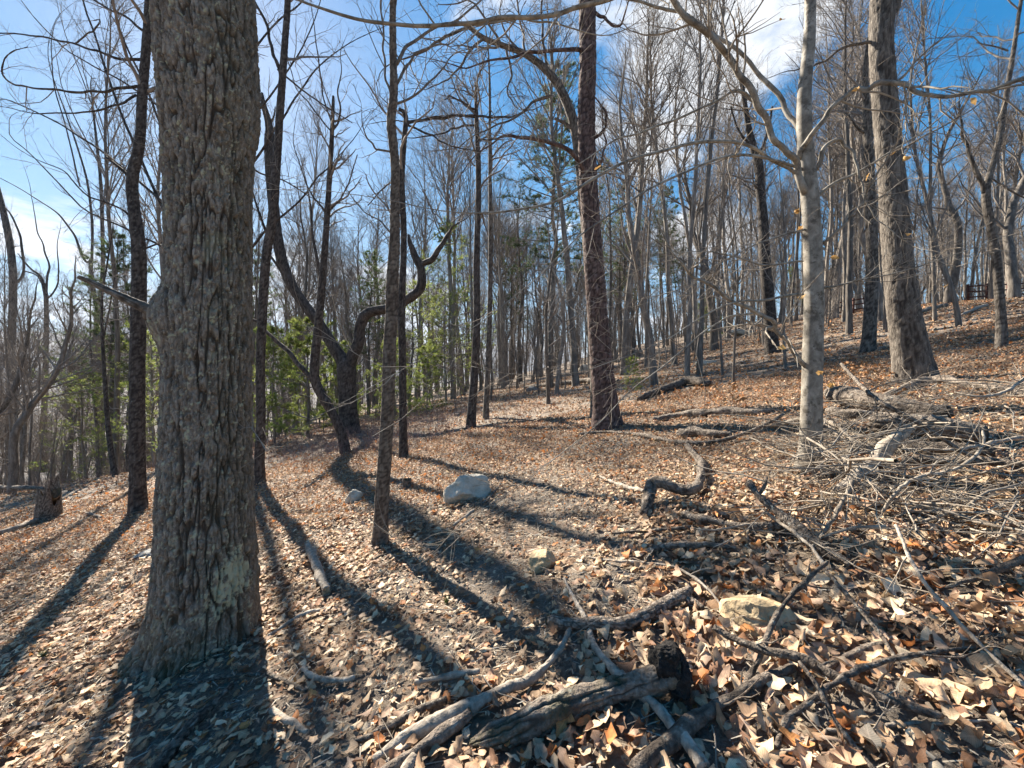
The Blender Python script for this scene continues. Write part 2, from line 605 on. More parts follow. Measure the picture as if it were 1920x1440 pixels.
def rock_mat(name, a, bcol, c, moss=None):
    m, nt, b, out = new_mat(name)
    L = nt.links.new
    tc = N(nt, 'ShaderNodeTexCoord')
    n = N(nt, 'ShaderNodeTexNoise')
    n.inputs['Scale'].default_value = 9
    n.inputs['Detail'].default_value = 9
    n.inputs['Roughness'].default_value = 0.7
    L(tc.outputs['Object'], n.inputs['Vector'])
    r = ramp_node(nt, [(0.32, a), (0.5, bcol), (0.68, c)])
    L(n.outputs['Fac'], r.inputs[0])
    L(r.outputs[0], b.inputs['Base Color'])
    b.inputs['Roughness'].default_value = 0.85
    n2 = N(nt, 'ShaderNodeTexNoise')
    n2.inputs['Scale'].default_value = 45
    n2.inputs['Detail'].default_value = 8
    L(tc.outputs['Object'], n2.inputs['Vector'])
    ad = N(nt, 'ShaderNodeMath', operation='ADD')
    L(n.outputs['Fac'], ad.inputs[0]); L(n2.outputs['Fac'], ad.inputs[1])
    bp = N(nt, 'ShaderNodeBump')
    bp.inputs['Strength'].default_value = 0.6
    bp.inputs['Distance'].default_value = 0.02
    L(ad.outputs[0], bp.inputs['Height'])
    L(bp.outputs[0], b.inputs['Normal'])
    return m


M['rock_pale'] = rock_mat('pale_rock', (0.34, 0.295, 0.22), (0.50, 0.445, 0.35), (0.62, 0.565, 0.46))
M['rock_tan'] = rock_mat('tan_sandstone', (0.25, 0.17, 0.09), (0.42, 0.31, 0.175), (0.54, 0.43, 0.28))
M['rock_grey'] = rock_mat('grey_rock', (0.13, 0.125, 0.115), (0.24, 0.23, 0.21), (0.36, 0.35, 0.32))

# ------------------------------------------------------------------ ground, hills
def build_ground():
    rad = np.concatenate(([0.05], np.geomspace(0.35, 60, 210), np.geomspace(66, 5200, 50)))
    na = 340
    th = np.arange(na) / na * 2 * np.pi
    X = rad[:, None] * np.sin(th)[None]
    Y = rad[:, None] * np.cos(th)[None]
    Z = ground_z(X, Y)
    V = np.stack([X, Y, Z], -1).reshape(-1, 3)
    idx = np.arange(len(rad) * na).reshape(len(rad), na)
    a, b = idx[:-1], idx[1:]
    Fq = np.stack([a, b, np.roll(b, -1, 1), np.roll(a, -1, 1)], -1).reshape(-1, 4)
    d = np.hypot(V[:, 0], V[:, 1])
    wd = sstep(55, 110, d)
    me = mesh_np('ground', V, [Fq, idx[0][None, :]], M['ground'], attrs={'wooded': wd})
    return tag(obj('ground', me), 'leaf covered forest floor rising to the right', None, None, 'structure')


GROUND = build_ground()


def build_hills():
    th = np.radians(np.linspace(-150, 10, 400))
    rr = np.linspace(0, 1, 30)
    R = 2600 + 2200 * rr[:, None] + 0 * th[None]
    prof = np.sin(np.clip(rr / 0.75, 0, 1) * np.pi / 2)
    H = (330 + 26 * np.sin(th * 7) + 14 * np.sin(th * 19 + 1) + 16 * np.sin(th * 3.1 + 2))
    X = R * np.sin(th)[None]; Y = R * np.cos(th)[None]
    Z = -90 + prof[:, None] * H[None] + 22 * vnoise(X / 160, Y / 160, X * 0, 9) * prof[:, None] + 6 * vnoise(X / 40, Y / 40, X * 0, 10)
    V = np.stack([X, Y, Z], -1).reshape(-1, 3)
    idx = np.arange(V.shape[0]).reshape(30, 400)
    Fq = np.stack([idx[:-1, :-1], idx[1:, :-1], idx[1:, 1:], idx[:-1, 1:]], -1).reshape(-1, 4)
    me = mesh_np('hills', V, [Fq], M['ground'], attrs={'wooded': np.ones(len(V))})
    tag(obj('hills', me), 'long blue wooded ridge on the horizon at the left', None, None, 'structure')


build_hills()

# ------------------------------------------------------------------ trunks with real bark relief
def worley(u, v, nx, seed):
    """periodic in u (nx cells); returns F1, F2-F1, cell random"""
    iu, iv = np.floor(u), np.floor(v)
    f1 = np.full(u.shape, 9.0); f2 = np.full(u.shape, 9.0); cid = np.zeros(u.shape)
    z = np.zeros_like(iu)
    for a in (-1, 0, 1):
        for b in (-1, 0, 1):
            cu, cv = iu + a, iv + b
            cm = np.mod(cu, nx)
            pu = cu + 0.1 + 0.8 * _h(cm, cv, z, seed)
            pv = cv + 0.1 + 0.8 * _h(cm, cv, z + 1, seed)
            d = np.hypot(u - pu, v - pv)
            r = _h(cm, cv, z + 2, seed)
            new = d < f1
            f2 = np.where(new, f1, np.minimum(f2, d))
            cid = np.where(new, r, cid)
            f1 = np.minimum(f1, d)
    return f1, f2 - f1, cid


BARKS = {  # cell width, cell height, depth, fissure width, warp
    'oak': (0.030, 0.10, 0.030, 0.24, 1.2),
    'ridge': (0.045, 0.22, 0.018, 0.40, 1.0),
    'plate': (0.085, 0.14, 0.020, 0.30, 0.7),
    'fine': (0.022, 0.05, 0.006, 0.35, 0.6),
    'smooth': (0.13, 0.16, 0.0008, 0.3, 0.6),
}


def hero_tube(P, R, cell, bark, seed=1, flare=0.0, flare_h=0.25, lobes=5, zlean=None, smin=8, smax=340, extra=None, bend=0.0):
    """one displaced trunk; P polyline, R radii; returns V, faces, fissure"""
    Q = resample(np.column_stack([P, R]), 400)
    L = np.linalg.norm(np.diff(Q[:, :3], axis=0), axis=1).sum()
    n = int(np.clip(L / (cell * 1.5), 6, 900))
    Q = resample(Q, n)
    P, R = Q[:, :3], Q[:, 3]
    rm = float(np.median(R))
    s = int(np.clip(2 * np.pi * rm / cell, smin, smax))
    T, A, B = frames(P[None])
    A, B = A[0], B[0]
    th = np.arange(s) / s * 2 * np.pi
    TH, HH = np.meshgrid(th, np.linspace(0, L, n))
    cw, ch, depth, fw, warp = BARKS[bark]
    nx = max(6, round(2 * np.pi * rm / cw))
    sx, sy = np.cos(TH) * rm, np.sin(TH) * rm
    u = TH / (2 * np.pi) * nx + warp * vnoise(sx / cw * 0.5, sy / cw * 0.5, HH / ch * 0.9, seed) * 1.1
    v = HH / ch + warp * 0.6 * vnoise(sx / cw * 0.4, sy / cw * 0.4, HH / ch, seed + 5)
    f1, e, cid = worley(u, v, nx, seed)
    plate = sstep(0.02, fw, e)
    if bark == 'smooth':
        plate = 0.9 + 0.1 * plate
    if bark in ('oak', 'ridge'):
        # long sinuous furrows that part and join, cut across by short cracks
        q = 0.75 / cw
        g = vnoise(sx * q, sy * q, HH * 3.2, seed + 21) + 0.5 * vnoise(sx * q * 2.2, sy * q * 2.2, HH * 8, seed + 22)
        fur = sstep(0.02, 0.20, np.abs(g))
        g2 = vnoise(sx * q * 2.6, sy * q * 2.6, HH * 11, seed + 23)
        fur2 = sstep(0.0, 0.13, np.abs(g2))
        plate = np.minimum(fur, 0.55 + 0.45 * fur2) * (0.68 + 0.32 * plate)
        hc = sstep(0.0, 0.10, np.abs(vnoise(sx * q * 0.9, sy * q * 0.9, HH * 24, seed + 27)))
        plate = plate * (0.72 + 0.28 * hc)
        cid = 0.5 + (cid - 0.5) * 0.9
    fiss = 1 - plate
    dep = min(depth, rm * 0.22)
    disp = dep * (plate * (0.65 + 0.5 * cid) - 0.6) + dep * 0.55 * fbm(sx / cw * 1.4, sy / cw * 1.4, HH / ch * 2.2, seed + 9, 3)
    if bark in ('oak', 'ridge'):
        disp -= dep * 0.25 * fbm(sx / cw * 1.4, sy / cw * 1.4, HH / ch * 2.2, seed + 9, 3)
    disp += rm * 0.06 * vnoise(sx / rm * 1.2, sy / rm * 1.2, HH / (rm * 5), seed + 3)
    if flare:
        lob = 0.55 + 0.45 * np.cos(lobes * TH + seed) + 0.25 * np.cos((lobes - 2) * TH + seed * 2.1)
        disp = disp + rm * flare * np.exp(-HH / flare_h) * np.clip(lob, 0.12, 1.5)
    if extra is not None:
        disp = disp + extra(TH, HH)
    rr = R[:, None] + disp
    V = P[:, None, :] + rr[..., None] * (np.cos(TH)[..., None] * A[:, None, :] + np.sin(TH)[..., None] * B[:, None, :])
    idx = np.arange(n * s).reshape(n, s)
    a, b = idx[:-1], idx[1:]
    Fq = np.stack([a, np.roll(a, -1, 1), np.roll(b, -1, 1), b], -1).reshape(-1, 4)
    return V.reshape(-1, 3), [Fq, idx[-1][None, :], idx[0][None, ::-1]], fiss.ravel()


def px_cell(t):
    return max(0.0048, t * 0.0030)


def trace(pts, t, dt=0.0, wscale=1.0):
    """photo polyline (X, Y, width) at depth t -> 3-D polyline and radii; dt: how far the end comes forward/back"""
    pts = np.asarray(pts, float)
    n = len(pts)
    tt = t + dt * np.linspace(0, 1, n)
    P = np.stack([U(p[0], p[1], q) for p, q in zip(pts, tt)])
    R = pts[:, 2] / 2 / F * tt * wscale / np.hypot(1, (pts[:, 0] - CX) / F)
    return P, R


TIPS = {}


def traced_tree(label, cat, trunk, limbs, mat, bark, name='bare_tree', ext=5.0, crown=14, twig_k=7, twig_cap=1.3, seed=1, flare=0.45,
                limb_mat=None, twig_mat=None, base=None, t=None, crown_from=0.55, group=None, sub_k=4, limb_twigs=6, crown_len=(1.2, 2.8), lm_bark=None):
    rng = np.random.default_rng(seed)
    bx, by, bw = trunk[0]
    if t is None:
        t = hit(bx, by)
    P, R = trace(trunk, t)
    basep = U(bx, by, t)
    basep[2] = ground_z(basep[0], basep[1])
    P = np.vstack([P[:1] - [0, 0, 0.25], P])
    R = np.concatenate([R[:1], R])
    if ext > 0:
        d = nrm(P[-1] - P[-3]); d[2] = max(d[2], 0.9); d = nrm(d)
        k = 6
        e = []
        q = P[-1]
        for i in range(k):
            d = nrm(d + rng.normal(size=3) * 0.08 + [0, 0, 0.05])
            q = q + d * ext / k
            e.append(q)
        P = np.vstack([P, e])
        R = np.concatenate([R, R[-1] * np.linspace(0.92, 0.25, k)])
    C = chaikin(np.column_stack([P, R]), 2)
    root = empty(name, basep, label, cat, group)
    V, fs, fi = hero_tube(C[:, :3], C[:, 3], px_cell(t), bark, seed, flare, 0.12 + R[0] * 0.8)
    obj('trunk', mesh_np('trunk', V - basep, fs, mat, attrs={'fissure': fi}), root)
    parents, prad = [], []
    for li, lb in enumerate(limbs):
        dt = 0.0
        if isinstance(lb, tuple):
            lb, dt = lb
        lp, lr = trace(lb, t, dt)
        lr = np.maximum(lr, 0.0022)
        if len(lb) > 3 and lr[-1] > 0.2 * lr[0]:        # the limb thins out to nothing past the last point one can follow
            d = nrm(lp[-1] - lp[-2])
            st = 0.16 * np.linalg.norm(np.diff(lp, axis=0), axis=1).sum()
            ex, q = [], lp[-1]
            for _ in range(4):
                d = nrm(d + rng.normal(size=3) * 0.22 + [0, 0, 0.06])
                q = q + d * st
                ex.append(q)
            lp = np.vstack([lp, ex])
            lr = np.concatenate([lr, np.maximum(lr[-1] * np.array([0.75, 0.5, 0.3, 0.12]), 0.0016)])
        c = np.column_stack([lp, lr])
        c = resample(c, 2 * len(c)) if len(c) > 3 else c
        c[1:-1, :3] += rng.normal(size=(len(c) - 2, 3)) * np.clip(c[1:-1, 3:4] * 0.9, 0, 0.02)
        c = chaikin(c, 1)
        if lr[0] > 0.02:
            V, fs, fi = hero_tube(c[:, :3], c[:, 3], px_cell(t) * 1.2, lm_bark or bark, seed + li, smin=7)
        else:
            q = resample(c, max(8, len(c)))
            V, fs = tubes(q[None, :, :3], q[None, :, 3], 7, True)
            fi = np.zeros(len(V))
        obj('branch', mesh_np('branch', V - basep, fs, limb_mat or mat, attrs={'fissure': fi}), root)
        q = resample(c, 12)
        parents.append(q[:, :3]); prad.append(q[:, 3])
    mb = MB()
    tm = max(0.0018, 0.00026 * t)
    if crown:
        q = resample(C, 40)
        Pb, Rb = spawn(q[None, :, :3], q[None, :, 3], crown, crown_from, 0.99, crown_len[0], crown_len[1], 35, 75, 0.15, 9, 0.22, 0.5, 0.035, tm * 2, rng, 0.4, 0.03, True)
        mb.add(*tubes(Pb, Rb, 5))
        parents += list(np.stack([resample(p, 12) for p in Pb]))
        prad += [np.interp(np.linspace(0, 1, 12), np.linspace(0, 1, 9), r) for r in Rb]
    if parents and twig_k:
        PP, RR = np.stack(parents), np.stack(prad)
        plen = np.linalg.norm(np.diff(PP, axis=1), axis=2).sum(1)
        Pt, Rt = spawn(PP, RR, twig_k, 0.12, 1.0, 0.22, 0.5, 25, 65, 0.1, 6, 0.20, 0.55, 0.012, tm * 1.4, rng, 0.35, 0.02, lcap=twig_cap)
        mb.add(*tubes(Pt, Rt, 4))
        if sub_k:
            Ps, Rs = spawn(Pt, Rt, sub_k, 0.15, 1.0, 0.3, 0.7, 20, 60, 0.08, 4, 0.2, 0.6, 0.006, tm, rng, 0.3, 0.02, lcap=twig_cap * 0.5)
            mb.add(*tubes(Ps, Rs, 3))
            TIPS[root.name] = Ps[:, -1]
    if mb.n:
        obj('twigs', mb.mesh('twigs', twig_mat or M['twig'], basep), root)['kind'] = 'stuff'
    return root, basep, t


# ---- the big oak in the foreground
def build_big_oak():
    t = 2.98
    rows = [(380, 1300, 222), (380, 1240, 218), (382, 1192, 205), (390, 1100, 200), (387, 1000, 190), (387, 900, 180), (389, 800, 172), (391, 700, 166), (391, 600, 166), (393, 520, 160),
            (394, 400, 160), (396, 300, 168), (399, 240, 182), (400, 190, 191), (393, 100, 195), (385, 0, 196), (380, -120, 190), (378, -300, 180), (380, -600, 168), (386, -1000, 150), (392, -1500, 128)]
    P, R = trace(rows, t, 0)
    base = U(382, 1192, t)
    base[2] = ground_z(base[0], base[1])
    C = chaikin(np.column_stack([P, R]), 2)
    L0 = 0.45

    def extra(TH, HH):
        h = HH - L0
        # swelling round the stub on the left, and a root that runs out to the left and towards the camera
        return np.zeros_like(h)
    root = empty('oak_tree', base, 'massive rough barked oak trunk in the left foreground with a broken stub branch', 'tree')
    top = int(np.argmax(C[:, 2] > U(0, -70, t)[2]))
    Cu = C[top - 1:].copy()
    Cu[:, 3] *= 0.985
    V, fs, fi = hero_tube(Cu[:, :3], Cu[:, 3], 0.02, 'oak', 4, 0.0)
    obj('upper_trunk', mesh_np('upper_trunk', V - base, fs, M['oak'], attrs={'fissure': fi}), root)
    V, fs, fi = hero_tube(C[:top + 1, :3], C[:top + 1, 3], 0.0052, 'oak', 4, 0.0, smax=320)
    # root flare, lobed and heavier to the left and front
    ctr = np.array([np.interp(V[:, 2], C[:, 2], C[:, 0]), np.interp(V[:, 2], C[:, 2], C[:, 1])]).T
    rel = V[:, :2] - ctr
    ang = np.arctan2(rel[:, 1], rel[:, 0])
    gz = ground_z(V[:, 0], V[:, 1])
    hh = np.maximum(V[:, 2] - gz, -0.05)
    lob = 0.20 + 0.95 * np.exp(-((np.angle(np.exp(1j * (ang + 2.60)))) / 0.42) ** 2) + 0.55 * np.exp(-((np.angle(np.exp(1j * (ang + 1.55)))) / 0.3) ** 2) \
        + 0.42 * np.exp(-((np.angle(np.exp(1j * (ang + 0.35)))) / 0.35) ** 2) + 0.6 * np.exp(-((np.angle(np.exp(1j * (ang - 1.4)))) / 0.5) ** 2)
    k = np.exp(-hh / 0.17) * lob * 0.42
    V[:, :2] += rel * k[:, None]
    # swelling where the stub leaves the trunk
    sp = U(318, 596, t - 0.05)
    d2 = ((V - sp) / np.array([0.26, 0.24, 0.17])) ** 2
    V += nrm(V - np.column_stack([ctr, V[:, 2]])) * (0.11 * np.exp(-d2.sum(1)))[:, None]
    # lichen patch low on the right of the trunk, moss at the foot
    Xp = CX + V[:, 0] / V[:, 1] * F
    Yp = HY - (V[:, 2] - CAMZ) / V[:, 1] * F
    front = V[:, 1] < t
    no = fbm(V[:, 0] * 34, V[:, 1] * 34, V[:, 2] * 34, 40, 4)
    m1 = np.exp(-((Xp - 438) / 30) ** 2 - ((Yp - 1075) / 42) ** 2) + 0.9 * np.exp(-((Xp - 412) / 34) ** 2 - ((Yp - 1125) / 36) ** 2) + 0.7 * np.exp(-((Xp - 455) / 20) ** 2 - ((Yp - 1065) / 20) ** 2)
    li = sstep(0.24, 0.56, m1 * 0.70 + no * 1.0 + 0.55 * fbm(V[:, 0] * 95, V[:, 1] * 95, V[:, 2] * 95, 47, 2) - 0.25 * fi) * front
    li = np.maximum(li, sstep(0.34, 0.5, fbm(V[:, 0] * 9, V[:, 1] * 9, V[:, 2] * 6, 44, 4)) * 0.3)
    ro = nrm(np.column_stack([rel, np.zeros(len(V))]))
    V += ro * (li * 0.003)[:, None]
    mo = np.exp(-hh / 0.22) * sstep(-0.25, 0.25, fbm(V[:, 0] * 6, V[:, 1] * 6, V[:, 2] * 4, 50, 3)) * 0.75
    mo = np.maximum(mo, 0.22 * sstep(0.1, 0.4, rel[:, 0] / 0.35 + 0.5 * fbm(V[:, 0] * 5, V[:, 1] * 5, V[:, 2] * 2, 51, 3) - 0.25))
    mo = mo * (1 - li)
    obj('trunk', mesh_np('trunk', V - base, fs, M['oak'], attrs={'fissure': fi, 'moss': mo, 'lichen': li}), root)
    # broken stub branch
    st = [(352, 628, 70), (325, 606, 56), (300, 590, 40), (278, 580, 27), (240, 562, 21), (200, 543, 18), (165, 526, 14), (146, 518, 8)]
    lp, lr = trace(st, t - 0.1, -0.25)
    c = chaikin(np.column_stack([lp, lr]), 2)
    V, fs, fi = hero_tube(c[:, :3], c[:, 3], 0.006, 'oak', 9)
    tag(obj('stub_branch', mesh_np('stub_branch', V - base, fs, M['log'], attrs={'fissure': fi})), 'broken stub branch pointing up to the left').parent = root
    # upper limbs above the frame
    rng = np.random.default_rng(5)
    q = resample(C, 40)
    Pb, Rb = spawn(q[None, :, :3], q[None, :, 3], 5, 0.8, 0.99, 1.5, 2.6, 30, 60, 0.3, 10, 0.2, 0.4, 0.06, 0.01, rng, 0.3, 0.02, True)
    mb = MB()
    mb.add(*tubes(Pb, Rb, 7))
    Pt, Rt = spawn(Pb, Rb, 6, 0.2, 1, 0.25, 0.5, 25, 65, 0.1, 6, 0.2, 0.5, 0.012, 0.004, rng)
    mb.add(*tubes(Pt, Rt, 4))
    Ps, Rs = spawn(Pt, Rt, 3, 0.2, 1, 0.3, 0.6, 25, 65, 0.1, 4, 0.2, 0.5, 0.008, 0.003, rng)
    mb.add(*tubes(Ps, Rs, 3))
    obj('crown', mb.mesh('crown', M['twig'], base), root)


build_big_oak()

# ---- the trees that stand out in the photograph, each along its own outline
traced_tree('dark trunk with mottled bark just left of the massive oak, bulging at a broken stub', 'tree',
            [(259, 962, 40), (258, 900, 34), (257, 800, 32), (258, 640, 32), (263, 480, 30), (252, 400, 26), (246, 335, 25), (262, 280, 22), (268, 160, 20), (277, 50, 18), (279, 0, 17)],
            [([(268, 112, 8), (245, 110, 7), (215, 112, 7), (190, 98, 6), (150, 85, 5), (100, 72, 5), (40, 63, 4), (-20, 62, 3)], -0.5),
             ([(260, 162, 8), (230, 165, 7), (180, 172, 6), (130, 172, 6), (60, 165, 5), (8, 152, 5), (4, 122, 4), (20, 97, 3), (52, 88, 2)], -0.8),
             ([(255, 178, 6), (225, 195, 5), (190, 208, 5), (130, 212, 4), (60, 213, 3), (30, 205, 2)], -0.9),
             [(247, 335, 9), (225, 312, 8), (198, 294, 6)],
             [(272, 60, 7), (250, 40, 6), (205, 18, 5), (165, -8, 4)],
             [(140, 83, 4), (165, 68, 4), (182, 50, 4), (188, 35, 3), (170, 40, 1)],
             ([(262, 470, 5), (300, 455, 4), (345, 440, 3)], 0.4),
             ([(258, 420, 6), (220, 385, 5), (160, 370, 4), (120, 320, 3), (70, 300, 2)], -0.5)],
            M['bark_dark'], 'fine', seed=21, crown=16, ext=5, twig_k=8, sub_k=5)

traced_tree('straight thin trunk just right of the massive oak, leaning slightly right as it rises', 'tree',
            [(487, 907, 24), (486, 860, 20), (490, 800, 18), (488, 700, 18), (491, 600, 18), (498, 480, 19), (512, 410, 18), (519, 300, 17), (527, 180, 15), (534, 80, 13), (541, 0, 12)],
            [[(527, 150, 8), (515, 110, 7), (500, 60, 6), (484, 10, 5)], [(497, 430, 6), (480, 390, 5), (470, 350, 4)], ([(520, 130, 4), (580, 180, 3), (660, 230, 2)], 0.5)],
            M['bark_dark'], 'fine', seed=22, crown=12, ext=5)

traced_tree('dark bent oak with a thick fork, one limb elbowed to the right and broken', 'tree',
            [(655, 815, 48), (654, 790, 38), (652, 750, 34), (650, 710, 36), (650, 688, 38), (640, 672, 24), (622, 645, 22), (600, 608, 21), (572, 573, 21), (545, 535, 21), (528, 490, 22), (517, 430, 22), (508, 340, 21), (504, 270, 20), (506, 235, 15), (495, 200, 11), (491, 174, 5)],
            [[(652, 690, 26), (664, 662, 23), (674, 635, 21), (675, 608, 22), (686, 588, 21), (715, 582, 18), (748, 572, 17), (775, 556, 18), (791, 537, 18), (792, 510, 17), (783, 490, 15), (772, 468, 12), (766, 440, 4)],
             [(790, 497, 12), (808, 488, 12), (824, 466, 10), (836, 446, 8), (850, 424, 3)],
             [(506, 235, 5), (514, 218, 4), (516, 200, 2)],
             [(545, 540, 8), (520, 500, 6), (500, 470, 4)],
             [(600, 606, 9), (603, 560, 8), (598, 500, 7), (585, 430, 5), (580, 360, 3)]],
            M['bark_dark'], 'ridge', seed=23, crown=0, ext=0, twig_k=8, sub_k=4, flare=0.35)

traced_tree('slender mottled sapling trunk standing alone in the middle foreground', 'tree',
            [(712, 1022, 36), (714, 995, 29), (716, 940, 27), (722, 850, 26), (728, 750, 25), (730, 650, 25), (735, 590, 24), (735, 530, 24), (741, 450, 20), (740, 380, 18), (742, 320, 17), (738, 275, 17), (732, 225, 18), (739, 185, 16), (738, 130, 14), (736, 50, 13), (737, 0, 12)],
            [[(734, 185, 6), (727, 168, 5), (721, 140, 4), (718, 70, 4), (716, -10, 3)],
             ([(744, 120, 7), (762, 85, 6), (800, 62, 5), (850, 40, 4), (900, 5, 3)], 0.6),
             ([(742, 160, 6), (762, 125, 5), (780, 100, 5), (830, 80, 3)], 0.5),
             ([(735, 285, 4), (705, 280, 4), (690, 260, 3), (680, 235, 2)], -0.3),
             ([(742, 195, 5), (790, 170, 4), (830, 130, 3), (850, 100, 2)], 0.4),
             ([(735, 440, 4), (715, 415, 3), (680, 395, 2), (660, 370, 2)], 0.3)],
            M['bark_sap'], 'fine', seed=24, crown=9, ext=5, crown_from=0.6, twig_k=7, sub_k=4)

traced_tree('thin dark trunk right behind the slender sapling, hooked over at its top', 'tree',
            [(757, 858, 20), (756, 830, 16), (755, 740, 14), (754, 640, 14), (752, 580, 15), (756, 500, 12), (758, 430, 12), (753, 370, 12), (754, 310, 11), (758, 260, 10), (762, 222, 9), (758, 209, 8), (748, 205, 6)],
            [([(762, 232, 5), (800, 222, 4), (850, 216, 4), (893, 218, 3)], 0.8), ([(764, 235, 4), (790, 245, 4), (820, 262, 3), (870, 280, 2)], 0.8), ([(752, 330, 4), (720, 350, 3), (690, 385, 2)], 0)],
            M['bark_dark'], 'fine', seed=25, crown=5, ext=0, crown_from=0.6, twig_k=8)

traced_tree('leaning tree with an upright dark stem, crossing in front of the bent oak', 'tree',
            [(648, 850, 22), (643, 820, 19), (632, 790, 18), (612, 755, 18), (592, 722, 19), (588, 690, 18), (597, 610, 16), (605, 520, 14), (612, 430, 12), (618, 330, 10), (623, 240, 8), (625, 180, 5)],
            [[(588, 718, 11), (570, 692, 10), (537, 655, 9), (510, 632, 8), (480, 605, 6), (450, 580, 4)],
             [(620, 250, 4), (634, 232, 4), (640, 205, 4), (632, 175, 3), (640, 130, 2)],
             [(622, 230, 3), (605, 180, 3), (598, 120, 3), (590, 60, 2)],
             [(620, 245, 3), (590, 205, 3), (555, 165, 2), (540, 110, 2)],
             [(614, 400, 4), (580, 360, 3), (560, 300, 2)], [(614, 400, 4), (650, 360, 3), (670, 290, 2)]],
            M['bark_dark'], 'fine', seed=26, crown=12, ext=0, crown_from=0.62, twig_k=7, sub_k=4, crown_len=(1.0, 2.2))

traced_tree('tall thin dark trunk left of centre with level snaking branches near its top', 'tree',
            [(883, 802, 19), (885, 760, 16), (890, 700, 15), (895, 600, 14), (893, 480, 12), (897, 380, 11), (897, 300, 10), (893, 220, 8), (892, 155, 5)],
            [([(893, 220, 5), (860, 215, 4), (820, 222, 4), (770, 228, 3)], -1), ([(893, 205, 4), (870, 195, 4), (845, 178, 3), (835, 185, 2)], -1), ([(894, 218, 4), (930, 220, 4), (965, 218, 3), (1000, 205, 2)], 1),
             ([(893, 235, 4), (865, 235, 4), (830, 250, 3), (775, 258, 2)], -1), ([(894, 260, 3), (920, 265, 3), (960, 250, 2)], 1), ([(892, 200, 3), (895, 150, 3), (910, 110, 2), (920, 60, 2)], 0)],
            M['bark_dark'], 'fine', seed=27, crown=14, ext=0, crown_from=0.62, twig_k=9)

traced_tree('thin straight pole of a tree beside the taller dark trunk left of centre', 'tree',
            [(911, 786, 13), (912, 750, 11), (917, 650, 10), (920, 500, 9), (920, 400, 8), (918, 280, 6), (919, 180, 5), (916, 100, 3)],
            [[(919, 300, 3), (940, 270, 3), (960, 262, 2)]],
            M['bark_grey'], 'fine', seed=28, crown=14, ext=2, crown_from=0.55)

traced_tree('large pine trunk with reddish plated bark right of the centre', 'pine tree',
            [(1138, 800, 62), (1136, 770, 48), (1131, 720, 43), (1123, 620, 39), (1114, 500, 36), (1107, 400, 34), (1101, 300, 33), (1099, 200, 32), (1103, 100, 31), (1101, 0, 30)],
            [([(1110, 330, 12), (1097, 322, 10), (1085, 300, 9), (1060, 275, 8), (1020, 262, 7), (960, 258, 6), (940, 255, 4), (915, 275, 3)], -0.8),
             ([(1112, 260, 7), (1125, 250, 6), (1137, 235, 5), (1135, 210, 4), (1120, 190, 3)], -0.2),
             ([(1112, 325, 6), (1130, 300, 5), (1138, 270, 4), (1132, 245, 3)], -0.2),
             ([(1098, 95, 8), (1060, 90, 7), (1010, 98, 6), (960, 105, 5), (900, 120, 3)], -0.8),
             ([(1110, 22, 7), (1130, 30, 6), (1145, 48, 5), (1165, 48, 4), (1175, 10, 3)], -0.4)],
            M['bark_pine'], 'plate', name='pine_tree', seed=29, crown=8, ext=6, crown_from=0.55, flare=0.3, twig_k=6, sub_k=4)

traced_tree('grey crooked oak arching left from behind the reddish pine trunk', 'tree',
            [(1122, 770, 30), (1118, 650, 26), (1108, 500, 24), (1095, 380, 21), (1088, 300, 20), (1076, 225, 18), (1052, 165, 16), (1025, 130, 13), (985, 100, 11), (950, 88, 10), (905, 72, 9), (880, 50, 7), (855, 40, 5)],
            [([(1080, 250, 7), (1062, 232, 6), (1040, 222, 5)], 0), ([(1025, 132, 6), (1020, 80, 5), (1015, 20, 4), (1018, -30, 3)], 0), ([(905, 74, 5), (880, 95, 5), (860, 125, 4), (840, 150, 3), (815, 160, 2)], -0.5),
             ([(880, 52, 5), (840, 65, 5), (790, 100, 4), (755, 110, 3)], -0.5), ([(950, 90, 5), (960, 140, 4), (950, 175, 3), (965, 200, 2)], 0), ([(1030, 180, 7), (1000, 190, 5), (970, 220, 4), (920, 240, 3), (880, 260, 2)], -0.5)],
            M['bark_grey'], 'fine', seed=30, t=10.2, crown=5, ext=0, crown_from=0.7, twig_k=10, sub_k=5)

